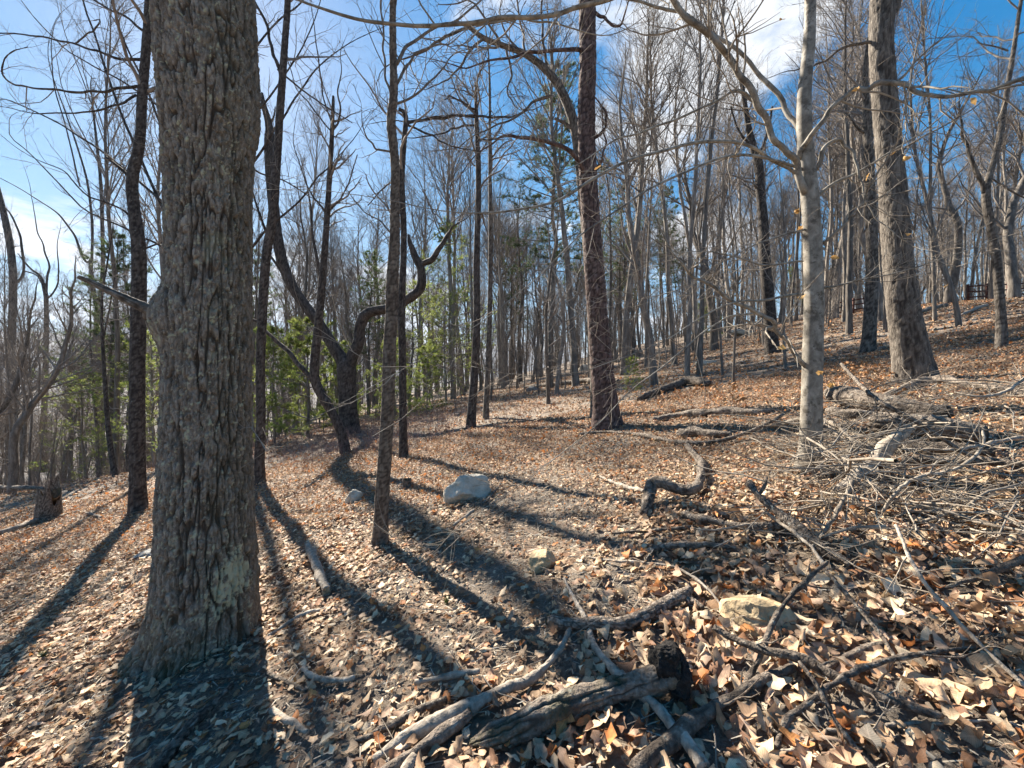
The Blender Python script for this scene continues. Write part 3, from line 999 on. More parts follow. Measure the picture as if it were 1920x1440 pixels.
# smooth beech with its long limbs
BEECH, BEECH_BASE, BEECH_T = traced_tree(
    'smooth pale beech trunk in the right foreground with long whitish limbs', 'tree',
    [(1517, 882, 62), (1518, 862, 52), (1520, 835, 46), (1522, 760, 43), (1524, 650, 40), (1527, 560, 40), (1523, 450, 38), (1520, 380, 36), (1512, 300, 34), (1506, 200, 29), (1511, 140, 26), (1518, 80, 24), (1520, 0, 22)],
    [([(1512, 365, 18), (1503, 345, 16), (1492, 302, 14), (1470, 285, 13), (1448, 260, 13), (1437, 225, 13), (1420, 190, 13), (1402, 158, 13), (1382, 125, 13), (1360, 97, 13), (1327, 68, 12), (1290, 37, 12), (1262, -5, 11)], -0.5),
     ([(1506, 285, 13), (1494, 240, 11), (1477, 197, 11), (1450, 160, 10), (1420, 127, 9), (1373, 88, 8), (1330, 60, 7), (1270, 25, 6), (1190, 0, 5)], 0.5),
     ([(1502, 335, 8), (1482, 315, 8), (1440, 295, 7), (1377, 262, 7), (1307, 267, 7), (1227, 287, 6), (1160, 310, 6), (1093, 347, 6), (1027, 380, 5), (960, 397, 4), (850, 400, 2)], -0.9),
     ([(1505, 318, 7), (1440, 298, 6), (1380, 290, 6), (1320, 305, 5), (1250, 335, 5), (1180, 375, 4), (1100, 430, 3), (1010, 520, 2)], -1.3),
     ([(1440, 228, 6), (1395, 160, 6), (1343, 190, 5), (1280, 217, 5), (1227, 240, 4), (1150, 262, 3), (1080, 310, 2)], -0.4),
     ([(1497, 298, 13), (1512, 268, 12), (1530, 244, 11), (1560, 205, 11), (1588, 170, 11), (1620, 157, 11), (1652, 152, 13), (1690, 160, 12), (1730, 176, 11), (1770, 183, 10), (1812, 181, 10), (1850, 170, 11), (1890, 158, 12), (1940, 146, 13)], -1.0),
     ([(1530, 318, 11), (1542, 282, 10), (1562, 263, 9), (1582, 264, 8), (1600, 290, 6), (1612, 325, 5), (1622, 375, 4), (1640, 410, 3)], -0.2),
     ([(1528, 375, 8), (1545, 352, 8), (1580, 335, 7), (1620, 318, 6), (1655, 295, 5), (1690, 275, 4), (1760, 225, 3), (1840, 150, 2)], -0.3),
     ([(1540, 458, 8), (1562, 440, 7), (1595, 410, 6), (1622, 372, 5), (1640, 330, 5), (1670, 285, 4), (1690, 250, 3)], -0.6),
     ([(1505, 552, 7), (1470, 553, 6), (1430, 562, 5), (1380, 565, 4), (1320, 590, 3), (1250, 640, 2), (1180, 665, 2)], -0.8),
     ([(1512, 688, 11), (1485, 648, 10), (1450, 612, 9), (1412, 585, 9), (1380, 568, 8), (1340, 540, 7), (1300, 518, 6), (1278, 495, 4)], -0.6),
     ([(1415, 588, 5), (1370, 590, 4), (1320, 620, 3), (1240, 690, 3), (1180, 730, 2), (1120, 800, 2)], -0.9),
     ([(1540, 540, 7), (1565, 535, 5), (1600, 525, 4), (1660, 515, 3), (1740, 495, 3), (1840, 460, 2)], -0.4),
     ([(1505, 490, 5), (1480, 492, 4), (1430, 498, 4), (1380, 480, 3), (1320, 470, 2)], -0.5),
     ([(1510, 430, 5), (1470, 440, 4), (1410, 460, 3), (1340, 500, 2), (1290, 540, 2)], -0.6),
     ([(1520, 20, 12), (1500, -60, 11), (1400, -90, 10), (1250, -50, 10), (1133, 0, 9), (1060, 20, 8), (960, 34, 8), (880, 38, 7), (820, 50, 7), (760, 50, 7), (700, 44, 6), (640, 28, 6), (600, 14, 5), (550, -4, 4)], -0.6),
     ([(840, 44, 5), (900, 48, 4), (990, 30, 4), (1060, 50, 3), (1120, 70, 2)], 0.0)],
    M['beech'], 'smooth', name='beech_tree', seed=31, crown=12, ext=5, crown_from=0.5, flare=0.22, limb_mat=M['beech'], twig_mat=M['beech_twig'], twig_k=14, sub_k=4, twig_cap=0.9)

traced_tree('large furrowed oak trunk with one sunlit edge on the right slope', 'tree',
            [(1716, 715, 92), (1710, 680, 78), (1703, 640, 71), (1690, 560, 64), (1680, 450, 59), (1672, 330, 55), (1664, 250, 51), (1656, 150, 48), (1651, 80, 47), (1655, 20, 50), (1652, -60, 40)],
            [([(1664, 30, 26), (1682, 5, 22), (1700, -30, 18), (1730, -90, 14)], 0), ([(1640, 82, 8), (1610, 80, 7), (1575, 90, 6), (1540, 120, 5), (1500, 130, 3)], 0.5),
             ([(1685, 290, 6), (1710, 270, 5), (1760, 240, 4), (1830, 200, 3)], 0.4)],
            M['bark_grey'], 'ridge', seed=32, crown=8, ext=5, crown_from=0.62, flare=0.3, twig_k=7)

traced_tree('shaded grey trunk close behind the large furrowed oak, to its left', 'tree',
            [(1627, 660, 34), (1629, 635, 28), (1634, 560, 26), (1636, 480, 24), (1632, 380, 22), (1629, 300, 21), (1625, 220, 18), (1622, 160, 12)],
            [[(1622, 250, 7), (1605, 240, 6), (1590, 215, 5)], [(1634, 260, 6), (1650, 230, 5), (1655, 180, 4)]],
            M['bark_grey'], 'fine', seed=33, crown=10, ext=2, crown_from=0.6)

traced_tree('tree near the right edge whose sunlit trunk forks into two dark stems', 'tree',
            [(1878, 652, 28), (1878, 610, 24), (1874, 550, 22), (1868, 480, 21), (1857, 420, 20), (1846, 362, 20), (1858, 320, 14), (1870, 280, 14), (1880, 220, 13), (1893, 140, 12), (1903, 80, 10), (1914, 0, 9)],
            [[(1846, 362, 13), (1832, 325, 11), (1818, 280, 9), (1802, 240, 6), (1795, 200, 3)], ([(1860, 335, 5), (1895, 362, 5), (1930, 375, 4)], 0), [(1890, 95, 5), (1870, 90, 4), (1830, 80, 2)]],
            M['bark_grey'], 'fine', seed=34, crown=16, ext=4, crown_from=0.5, twig_k=8)

traced_tree('gnarled dark trunk between the beech and the pine, weaving up the slope', 'tree',
            [(1449, 662, 32), (1446, 640, 27), (1442, 570, 24), (1433, 480, 22), (1432, 420, 20), (1424, 350, 18), (1424, 310, 17), (1410, 270, 14), (1400, 220, 11), (1392, 165, 8)],
            [[(1424, 300, 7), (1440, 240, 6), (1448, 200, 4)], [(1412, 275, 6), (1385, 250, 5), (1370, 200, 3)]],
            M['bark_dark'], 'fine', seed=35, crown=18, ext=1, crown_from=0.5, twig_k=9)

traced_tree('tall dark trunk at the far left edge with one limb curling up on its right', 'tree',
            [(20, 908, 26), (20, 870, 21), (20, 780, 19), (20, 680, 17), (25, 560, 17), (24, 490, 16), (12, 420, 15), (0, 370, 14), (-20, 300, 12)],
            [[(28, 532, 8), (38, 525, 7), (46, 508, 6), (42, 470, 6), (38, 440, 5), (20, 400, 4), (0, 380, 3)], [(45, 508, 4), (70, 515, 4), (77, 530, 3)], [(18, 620, 4), (-10, 590, 3)]],
            M['bark_dark'], 'fine', seed=36, crown=16, ext=5, crown_from=0.5)
traced_tree('dark straight trunk near the left edge that splits into short curly limbs', 'tree',
            [(80, 882, 18), (81, 840, 14), (84, 740, 13), (87, 640, 11), (87, 560, 10), (85, 548, 10), (78, 520, 7), (70, 512, 6), (58, 505, 5), (45, 490, 4)],
            [[(86, 552, 7), (88, 530, 5), (88, 512, 5), (94, 508, 5), (92, 495, 4), (84, 475, 4), (82, 455, 3), (70, 440, 3), (65, 400, 2)], [(88, 560, 5), (98, 552, 4), (110, 532, 4), (110, 500, 3), (106, 460, 2)], [(83, 660, 3), (60, 640, 2), (30, 650, 2)]],
            M['bark_dark'], 'fine', seed=37, crown=10, ext=1.5, crown_from=0.55)
traced_tree('double stemmed dark tree in the left middle distance, right of the curly limbed trunk', 'tree',
            [(190, 872, 22), (188, 840, 18), (184, 740, 16), (182, 640, 15), (183, 575, 13), (188, 560, 9), (194, 500, 9), (192, 440, 8), (190, 340, 7), (178, 240, 5), (170, 160, 3)],
            [[(182, 570, 11), (175, 545, 10), (170, 510, 9), (172, 480, 8), (165, 500, 6), (150, 470, 6), (140, 440, 5), (110, 400, 4), (80, 380, 3)], [(172, 490, 6), (174, 430, 6), (165, 340, 5), (140, 260, 4), (115, 190, 3), (90, 120, 2)],
             [(150, 350, 4), (125, 240, 3), (100, 160, 3), (95, 80, 2)], [(192, 400, 4), (205, 300, 3), (200, 200, 2)]],
            M['bark_dark'], 'fine', seed=38, crown=16, ext=2, crown_from=0.5, twig_k=9)
traced_tree('thin trunk leaning right at its foot, in front of the double stemmed tree', 'tree',
            [(217, 892, 15), (210, 860, 12), (202, 800, 11), (197, 720, 9), (192, 640, 7), (190, 560, 5), (200, 500, 4), (210, 440, 3)],
            [[(193, 640, 4), (205, 580, 3), (215, 520, 2)]], M['bark_dark'], 'fine', seed=39, crown=10, ext=1, crown_from=0.5)

traced_tree('bare tree hidden behind the massive oak, its fine branches sweeping out to the left', 'tree',
            [(400, 890, 20), (396, 700, 17), (385, 500, 15), (372, 350, 13), (360, 200, 11), (345, 60, 9), (335, -60, 7)],
            [([(392, 600, 9), (350, 480, 8), (290, 360, 7), (235, 230, 6), (190, 110, 5), (160, 10, 4), (140, -80, 3)], 0.5), ([(385, 480, 8), (330, 400, 7), (250, 330, 6), (170, 270, 5), (90, 220, 4), (20, 190, 3)], 0.4),
             ([(375, 380, 7), (320, 270, 6), (265, 150, 5), (220, 40, 4), (195, -50, 3)], -0.4), ([(365, 260, 6), (300, 200, 5), (220, 150, 4), (130, 100, 3), (60, 30, 2)], -0.5),
             ([(388, 540, 7), (320, 470, 6), (240, 430, 5), (150, 390, 4), (70, 300, 3)], 0.6), ([(360, 210, 6), (310, 100, 5), (280, 10, 4), (260, -60, 3)], 0.3),
             ([(370, 340, 5), (440, 250, 4), (500, 190, 4), (560, 100, 3), (600, 20, 2)], 0.6)],
            M['bark_dark'], 'fine', seed=51, crown=8, ext=0, twig_k=12, sub_k=5)
traced_tree('second bare tree behind the massive oak, branches reaching out over the right of it', 'tree',
            [(452, 870, 16), (450, 700, 14), (447, 500, 12), (440, 300, 10), (436, 120, 7), (430, -40, 5)],
            [([(447, 500, 6), (500, 430, 5), (550, 390, 4), (600, 330, 3), (640, 290, 2)], 0.5), ([(442, 350, 5), (500, 270, 5), (545, 200, 4), (590, 130, 3), (640, 90, 2)], 0.4),
             ([(440, 280, 5), (490, 330, 4), (540, 340, 3), (580, 370, 2)], 0.4), ([(440, 260, 5), (380, 200, 4), (300, 170, 3), (200, 180, 2)], 0.3), ([(437, 150, 5), (500, 60, 4), (560, 10, 3), (620, -60, 2)], 0.5)],
            M['bark_dark'], 'fine', seed=52, crown=8, ext=0, twig_k=12, sub_k=5)

# ------------------------------------------------------------------ prototypes for the woods behind
def bare_proto(seed, H=15.0, r0=0.16, b0=0.42, nb=30, gnarl=0.1, upright=0.35, k2=8, k3=7, tmin=0.0046):
    rng = np.random.default_rng(seed)
    n = 22
    P = np.zeros((n, 3))
    d = np.array([0, 0, 1.0])
    for i in range(1, n):
        P[i] = P[i - 1] + d * H / (n - 1)
        d = nrm(d + rng.normal(size=3) * [gnarl, gnarl, 0] - np.array([P[i, 0], P[i, 1], 0]) * 0.03 + [0, 0, 0.12])
    u = np.linspace(0, 1, n)
    R = r0 * (1 - u) ** 0.75 * 0.9 + 0.012
    R[0] *= 1.25
    P[0, 2] = -0.3
    V, fs = tubes(P[None], R[None], 9)
    mt = mesh_np('trunk', V, fs, M['bark_far'])
    mb = MB()
    Pb, Rb = spawn(P[None], R[None], nb, b0, 0.99, 0.20 * H, 0.34 * H, 28, 62, upright, 8, 0.13, 0.45, 0.055, 0.012, rng, 0.65, 0.05, True)
    mb.add(*tubes(Pb, Rb, 5))
    # a few dead lower branches
    Pd, Rd = spawn(P[None], R[None], 8, 0.12, b0, 0.4, 1.6, 55, 95, 0.0, 5, 0.15, 0.2, 0.02, 0.008, rng, 0, 0, True)
    mb.add(*tubes(Pd, Rd, 4))
    P2, R2 = spawn(Pb, Rb, k2, 0.12, 1.0, 0.25, 0.55, 22, 55, 0.15, 6, 0.15, 0.6, 0.02, tmin * 1.3, rng, 0.4, 0.03)
    mb.add(*tubes(P2, R2, 3))
    P3, R3 = spawn(P2, R2, k3, 0.15, 1.0, 0.3, 0.7, 20, 55, 0.1, 4, 0.17, 0.6, 0.009, tmin, rng, 0.3, 0.03)
    mb.add(*tubes(P3, R3, 3))
    mc = mb.mesh('crown', M['twig'])
    return mt, mc, H, r0


PROTO_SLIM = [bare_proto(100 + i, 18 + 2 * (i % 3), 0.155, 0.42 + 0.04 * (i % 4), 30, 0.04, 0.45) for i in range(6)]
PROTO_GNARL = [bare_proto(120 + i, 13.5 + (i % 3), 0.21, 0.26 + 0.04 * (i % 3), 22, 0.13, 0.18) for i in range(5)]
PROTO_THIN = [bare_proto(140 + i, 8.5, 0.06, 0.25, 18, 0.06, 0.3, 5, 3, 0.005) for i in range(4)]


def place_bare(proto, x, y, r, hs, rz, lean=(0, 0), label=None, group=None, name='bare_tree', cat='tree'):
    mt, mc, H, r0 = proto
    root = empty(name, (x, y, ground_z(x, y)), label, cat, group)
    s = float(np.clip(r / r0, 0.35, 1.9))
    # the twist about its own axis first, then the lean
    root.rotation_euler = (Matrix.Rotation(lean[0], 3, 'Y') @ Matrix.Rotation(lean[1], 3, 'X') @ Matrix.Rotation(rz, 3, 'Z')).to_euler()
    root.scale = (s, s, hs)
    obj('trunk', mt, root)
    obj('crown', mc, root)
    return root


# trees of the middle distance: foot in the photo, width, lean (px sideways per 500 px of height), kind, label
MID = [
    (1080, 724, 14, -38, 's', 'thin trunk leaning left, between the fallen grey log and the reddish pine'),
    (1028, 757, 7, 0, 't', 'thin dark pole left of the reddish pine, nearest of the pair beside the grey log'),
    (1044, 741, 8, 4, 't', 'thin dark pole right beside another pole, left of the reddish pine'),
    (1226, 722, 17, -30, 'g', 'brownish trunk leaning left, first to the right of the reddish pine'),
    (1170, 702, 14, 8, 's', 'straight trunk just behind the small pine seedling right of the reddish pine'),
    (1264, 682, 10, -40, 's', 'thin trunk strongly leaning left on the slope behind the rotten log'),
    (1288, 706, 11, 10, 's', 'slim straight trunk rising from the head of the rotten fallen log'),
    (1311, 702, 11, 22, 's', 'slim trunk leaning right, close beside the rotten fallen log'),
    (1339, 657, 18, -4, 'g', 'stout straight trunk on the slope left of the gnarled dark trunk'),
    (1354, 705, 5, 0, 't', 'very thin sapling pole on the leafy slope left of the beech'),
    (1375, 722, 5, 4, 't', 'very thin sapling pole nearest the beech on its left'),
    (1472, 690, 6, -2, 't', 'thin grey pole just left of the beech, behind its limbs'),
    (1565, 598, 16, 6, 's', 'pale straight trunk with a dark foot, upslope right of the beech'),
    (1592, 625, 14, 6, 's', 'pale thin trunk upslope, left of the shaded grey trunk'),
    (1753, 602, 9, -12, 's', 'white barked thin trunk just right of the large furrowed oak'),
    (1798, 612, 12, -60, 'g', 'dark trunk leaning strongly left, upslope right of the furrowed oak'),
    (1660, 620, 8, -4, 's', 'pale thin trunk half hidden by the large furrowed oak'),
    (47, 890, 8, 0, 's', 'thin straight trunk between the two dark trunks at the left edge'),
    (128, 880, 10, 4, 's', 'slim trunk in the left valley right of the curly limbed trunk'),
    (112, 884, 6, 10, 't', 'thin pole in the left valley beside the slim trunk'),
    (150, 876, 8, 12, 's', 'slim trunk leaning right in front of the double stemmed tree'),
    (168, 868, 6, -6, 't', 'thin pole just left of the double stemmed tree'),
    (288, 822, 16, 2, 's', 'trunk in the shade between the mottled dark trunk and the massive oak'),
    (630, 782, 7, -4, 's', 'thin brown pole just left of the bent oak, beyond the brush'),
    (692, 766, 8, 2, 's', 'reddish bare pole between the bent oak and the slender sapling'),
    (702, 764, 9, 6, 's', 'dark trunk behind the bent oak, right of the reddish pole'),
    (850, 748, 11, 6, 's', 'thick dark trunk among the pine greenery left of centre'),
    (866, 742, 9, 4, 's', 'dark trunk in the pine greenery just left of the tall thin trunk'),
    (938, 716, 8, 2, 's', 'grey trunk at the edge of the clearing right of the thin pole'),
    (975, 706, 8, -2, 's', 'grey trunk in the middle of the clearing edge'),
    (1000, 716, 6, -3, 't', 'thin grey pole at the far end of the leafy clearing'),
    (575, 770, 12, 6, 'g', 'dark trunk behind the leaning tree, beyond the brushy ground'),
    (540, 778, 9, 2, 's', 'dark trunk beyond the brush, right of the straight thin trunk'),
    (555, 780, 7, -3, 's', 'thin dark trunk beside a small pine beyond the brush'),
]


def place_mid():
    rng = np.random.default_rng(77)
    for i, (X, Y, w, lean, kind, lab) in enumerate(MID):
        t = min(hit(X, Y), 42)
        p = U(X, Y, t)
        pr = {'s': PROTO_SLIM, 'g': PROTO_GNARL, 't': PROTO_THIN}[kind][i % (4 if kind == 't' else 5)]
        place_bare(pr, p[0], p[1], w / 2 / F * t / math.hypot(1, (X - CX) / F), rng.uniform(0.85, 1.1) * min(1.15, 0.6 + t / 40), rng.uniform(0, 6.28), (math.atan(lean / 500), 0), lab)


place_mid()


def far_woods():
    rng = np.random.default_rng(5)
    taken = []
    marks = [(-999, 'the left edge'), (20, 'the dark edge trunk'), (84, 'the curly limbed trunk'), (184, 'the double stem'), (260, 'the mottled trunk'), (390, 'the massive oak'), (490, 'the straight thin trunk'),
             (597, 'the leaning tree'), (655, 'the bent oak'), (735, 'the sapling'), (890, 'the tall thin trunk'), (1120, 'the reddish pine'), (1339, 'the stout trunk'), (1440, 'the gnarled trunk'),
             (1524, 'the beech'), (1632, 'the shaded trunk'), (1700, 'the furrowed oak'), (1870, 'the forked tree'), (9999, 'the right edge')]
    kinds = {'s': 'slim straight', 'g': 'crooked', 't': 'pole thin'}
    n = 0
    tries = 0
    while n < 238 and tries < 9000:
        tries += 1
        t = 15 + 55 * rng.uniform() ** 0.8
        X = rng.uniform(-70, 1990)
        x = (X - CX) / F * t
        if 325 < X < 462:
            continue
        if X < 560 and t < 19:
            continue
        if 480 < X < 900 and t < 26:
            continue
        if 900 <= X < 1250 and t < 21:
            continue
        if 1200 < X and t < 18:
            continue
        if any((x - a) ** 2 + (t - b) ** 2 < (1.0 + t * 0.012) ** 2 for a, b in taken):
            continue
        taken.append((x, t))
        q = rng.uniform()
        pr = PROTO_SLIM[rng.integers(6)] if q < 0.62 else PROTO_GNARL[rng.integers(5)] if q < 0.8 else PROTO_THIN[rng.integers(4)]
        r = pr[3] * rng.uniform(0.6, 1.15)
        z = 'left' if X < 560 else 'mid' if X < 1200 else 'right'
        kd = 's' if q < 0.62 else 'g' if q < 0.8 else 't'
        i = max(j for j in range(len(marks)) if marks[j][0] <= X)
        where = 'beside ' + marks[1][1] if i == 0 else 'between %s and %s' % (marks[i][1], marks[i + 1][1])
        lab = '%s bare tree %s %s' % (kinds[kd], 'far back,' if t > 42 else 'farther back,' if t > 28 else 'just behind,', where)
        hs = rng.uniform(0.8, 1.15)
        if z == 'left':
            hs *= 1.1
        place_bare(pr, x, t, r, hs, rng.uniform(0, 6.28), (rng.normal() * 0.04, rng.normal() * 0.03), lab, lab)
        n += 1


far_woods()


def point_mesh(name, V, pick, turn, size):
    me = bpy.data.meshes.new(name)
    me.vertices.add(len(V))
    me.vertices.foreach_set('co', np.asarray(V, np.float32).ravel())
    for nm, ty, val in (('pick', 'INT', pick), ('turn', 'FLOAT_VECTOR', turn), ('size', 'FLOAT_VECTOR', size)):
        at = me.attributes.new(nm, ty, 'POINT')
        at.data.foreach_set('value' if ty == 'INT' else 'vector', np.ascontiguousarray(val).ravel().astype(np.int32 if ty == 'INT' else np.float32))
    return obj(name, me)


def scatter_nodes(o, groups, collection=None):
    """copies of objects that already stand in the scene, on the points of a stuff object"""
    ng = bpy.data.node_groups.new(o.name + '_points', 'GeometryNodeTree')
    ng.interface.new_socket('Geometry', in_out='INPUT', socket_type='NodeSocketGeometry')
    ng.interface.new_socket('Geometry', in_out='OUTPUT', socket_type='NodeSocketGeometry')
    gi = ng.nodes.new('NodeGroupInput'); go = ng.nodes.new('NodeGroupOutput')
    jn = ng.nodes.new('GeometryNodeJoinGeometry')
    ln = ng.links.new

    def attr(nm, ty):
        n = ng.nodes.new('GeometryNodeInputNamedAttribute')
        n.data_type = ty
        n.inputs['Name'].default_value = nm
        return n.outputs['Attribute']
    pick, turn, size = attr('pick', 'INT'), attr('turn', 'FLOAT_VECTOR'), attr('size', 'FLOAT_VECTOR')

    def put(geo, sel=None):
        ip = ng.nodes.new('GeometryNodeInstanceOnPoints')
        ln(gi.outputs[0], ip.inputs['Points'])
        ln(geo, ip.inputs['Instance'])
        if sel is not None:
            ln(sel, ip.inputs['Selection'])
        ln(turn, ip.inputs['Rotation']); ln(size, ip.inputs['Scale'])
        ln(ip.outputs[0], jn.inputs[0])
        return ip
    if collection is not None:
        ci = ng.nodes.new('GeometryNodeCollectionInfo')
        ci.inputs['Collection'].default_value = collection
        ci.inputs['Separate Children'].default_value = True
        ci.inputs['Reset Children'].default_value = True
        ip = put(ci.outputs[0])
        ip.inputs['Pick Instance'].default_value = True
        ln(pick, ip.inputs['Instance Index'])
    for k, meshes in enumerate(groups):
        cmp_ = ng.nodes.new('FunctionNodeCompare')
        cmp_.data_type = 'INT'; cmp_.operation = 'EQUAL'
        ins = [i for i in cmp_.inputs if i.type == 'INT']
        ln(pick, ins[0]); ins[1].default_value = k
        for me_ in meshes:
            oi = ng.nodes.new('GeometryNodeObjectInfo')
            oi.inputs['Object'].default_value = next(q for q in bpy.data.objects if q.data is me_)
            oi.inputs['As Instance'].default_value = True
            oi.transform_space = 'ORIGINAL'
            put(oi.outputs['Geometry'], cmp_.outputs['Result'])
    ln(jn.outputs[0], go.inputs[0])
    o.modifiers.new('points', 'NODES').node_group = ng


def distant_wood():
    """the mass of trees farther off, and the thin saplings between the trunks"""
    rng = np.random.default_rng(9)
    K = 850
    t = 42 + 125 * rng.uniform(size=K) ** 1.3
    x = rng.uniform(-2.6, 1.9, K) * t
    o = point_mesh('distant_wood', np.stack([x, t, ground_z(x, t)], 1), rng.integers(0, 8, K),
                   np.stack([rng.normal(size=K) * 0.04, rng.normal(size=K) * 0.04, rng.uniform(0, 6.28, K)], 1),
                   np.stack([np.ones(K), np.ones(K), rng.uniform(0.8, 1.15, K)], 1) * rng.uniform(0.75, 1.1, (K, 1)))
    scatter_nodes(o, [p[:2] for p in (PROTO_SLIM + PROTO_GNARL)[:8]])
    tag(o, 'grey mass of leafless woods far behind the nearer trees', 'woods', None, 'stuff')
    K = 1500
    t = 20 + 75 * rng.uniform(size=K)
    x = rng.uniform(-2.6, 1.9, K) * t
    o = point_mesh('understory', np.stack([x, t, ground_z(x, t) - 0.1], 1), rng.integers(0, 4, K),
                   np.stack([rng.normal(size=K) * 0.1, rng.normal(size=K) * 0.1, rng.uniform(0, 6.28, K)], 1),
                   np.stack([np.ones(K), np.ones(K), rng.uniform(0.7, 1.3, K)], 1) * rng.uniform(0.2, 0.75, (K, 1)))
    scatter_nodes(o, [p[:2] for p in PROTO_THIN])
    tag(o, 'thicket of thin leafless saplings between the far trunks', 'thicket', None, 'stuff')


distant_wood()

# ------------------------------------------------------------------ pines
def tufts(pos, dirs, rng, per, ln, wd, cols):
    """clusters of needles: thin triangles fanned round each tip"""
    K = len(pos)
    idx = np.repeat(np.arange(K), per)
    d = nrm(dirs[idx] * 0.75 + rng.normal(size=(K * per, 3)) * 0.6 + [0, 0, 0.15])
    l = ln * rng.uniform(0.6, 1.2, (K * per, 1))
    side = nrm(np.cross(d, rng.normal(size=(K * per, 3))))
    b = pos[idx] + rng.normal(size=(K * per, 3)) * ln * 0.12
    v0 = b - side * wd; v1 = b + side * wd; v2 = b + d * l
    V = np.stack([v0, v1, v2], 1).reshape(-1, 3)
    Fq = np.arange(len(V)).reshape(-1, 3)
    c = cols[rng.integers(len(cols), size=K)][idx] * rng.uniform(0.75, 1.25, (K * per, 1))
    return V, [Fq], np.repeat(c, 3, axis=0)


GREEN = np.array([(0.21, 0.26, 0.06), (0.25, 0.29, 0.075), (0.17, 0.235, 0.06), (0.28, 0.31, 0.09)]) * 1.15
DGREEN = np.array([(0.075, 0.115, 0.045), (0.07, 0.105, 0.04), (0.085, 0.11, 0.045), (0.10, 0.115, 0.05)])


def pine_proto(seed, H, r0, b0, gap, blen, cols, per=12, ln=0.13, sparse=1.0, droop=0.0, k2=7):
    rng = np.random.default_rng(seed)
    n = 16
    P = np.zeros((n, 3))
    P[:, 2] = np.linspace(-0.3, H, n)
    P[:, 0] = np.cumsum(rng.normal(size=n) * 0.05 * H / 12)
    P[:, 1] = np.cumsum(rng.normal(size=n) * 0.05 * H / 12)
    R = r0 * (1 - np.linspace(0, 1, n)) ** 0.85 + 0.008
    V, fs = tubes(P[None], R[None], 9)
    mt = mesh_np('trunk', V, fs, M['bark_far'])
    mb, nb = MB(), MB()
    hs = np.arange(b0 * H, H * 0.985, gap)
    Bp = []
    for h in hs:
        u = h / H
        m = rng.integers(3, 6)
        if rng.uniform() > sparse:
            m = 1
        a0 = rng.uniform(0, 6.28)
        for j in range(m):
            a = a0 + j * 6.28 / m + rng.normal() * 0.25
            L = blen * (1 - (u - b0) / (1 - b0)) ** 0.55 * rng.uniform(0.35, 1.15) + 0.15
            base = np.array([np.interp(h, P[:, 2], P[:, 0]), np.interp(h, P[:, 2], P[:, 1]), h + rng.normal() * 0.05])
            up = 0.12 + 0.5 * (u - b0) - droop
            q = np.linspace(0, 1, 7)[:, None]
            dirv = np.array([math.cos(a), math.sin(a), up])
            path = base + dirv * L * q + np.array([0, 0, 1]) * (0.10 * L * q ** 2) + rng.normal(size=(7, 3)) * 0.03 * L * q
            Bp.append(path)
    Bp = np.stack(Bp)
    L = np.linalg.norm(Bp[:, -1] - Bp[:, 0], axis=1)
    Rb = (0.008 + 0.010 * L)[:, None] * np.linspace(1, 0.3, 7)[None]
    mb.add(*tubes(Bp, Rb, 4))
    P2, R2 = spawn(Bp, Rb, k2, 0.25, 1.0, 0.18, 0.45, 30, 60, 0.03, 4, 0.12, 0.6, 0.012, 0.005, rng, 0.4, 0.03, flat=0.6)
    mb.add(*tubes(P2, R2, 3))
    tips = np.concatenate([P2[:, 1], P2[:, 2], P2[:, 3], Bp[:, 6], Bp[:, 5]])
    dirs = np.concatenate([nrm(P2[:, 3] - P2[:, 2])] * 3 + [nrm(Bp[:, 6] - Bp[:, 5])] * 2)
    V, f, c = tufts(tips, dirs, rng, per, ln, ln * 0.045 + 0.0015, cols)
    nb.add(V, f, c)
    return mt, mb.mesh('branches', M['twig']), nb.mesh('needles', M['needle'], smooth=False), H, r0


PINE_YOUNG = [pine_proto(200 + i, 4.6 + i * 0.5, 0.055, 0.07, 0.40, 1.9, np.concatenate([GREEN, GREEN * 0.7]), 15, 0.15, 0.85, k2=9) for i in range(3)]
PINE_MID = [pine_proto(210 + i, 10.5, 0.11, 0.12, 0.62, 3.2, np.concatenate([GREEN, GREEN * 0.55]), 12, 0.17, 0.8, k2=9) for i in range(2)]
PINE_TALL = [pine_proto(220 + i, 17.0, 0.17, 0.36, 0.55, 2.9, DGREEN, 16, 0.19, 0.85, 0.05, 8) for i in range(3)]


def place_pine(pr, x, y, s, rz, label, group=None, name='pine_tree', r=None):
    mt, mb, mn, H, r0 = pr
    root = empty(name, (x, y, ground_z(x, y)), label, 'pine tree', group)
    root.rotation_euler = (0, 0, rz)
    root.scale = (s, s, s)
    obj('trunk', mt, root); obj('branches', mb, root); obj('needles', mn, root)
    return root


def pine_at(kind, X, t, topY, label, rz=0.0, group=None, name='pine_tree'):
    x = (X - CX) / F * t
    H = CAMZ + (HY - topY) / F * t - float(ground_z(x, t))
    place_pine(kind, x, t, H / kind[3], rz, label, group, name)


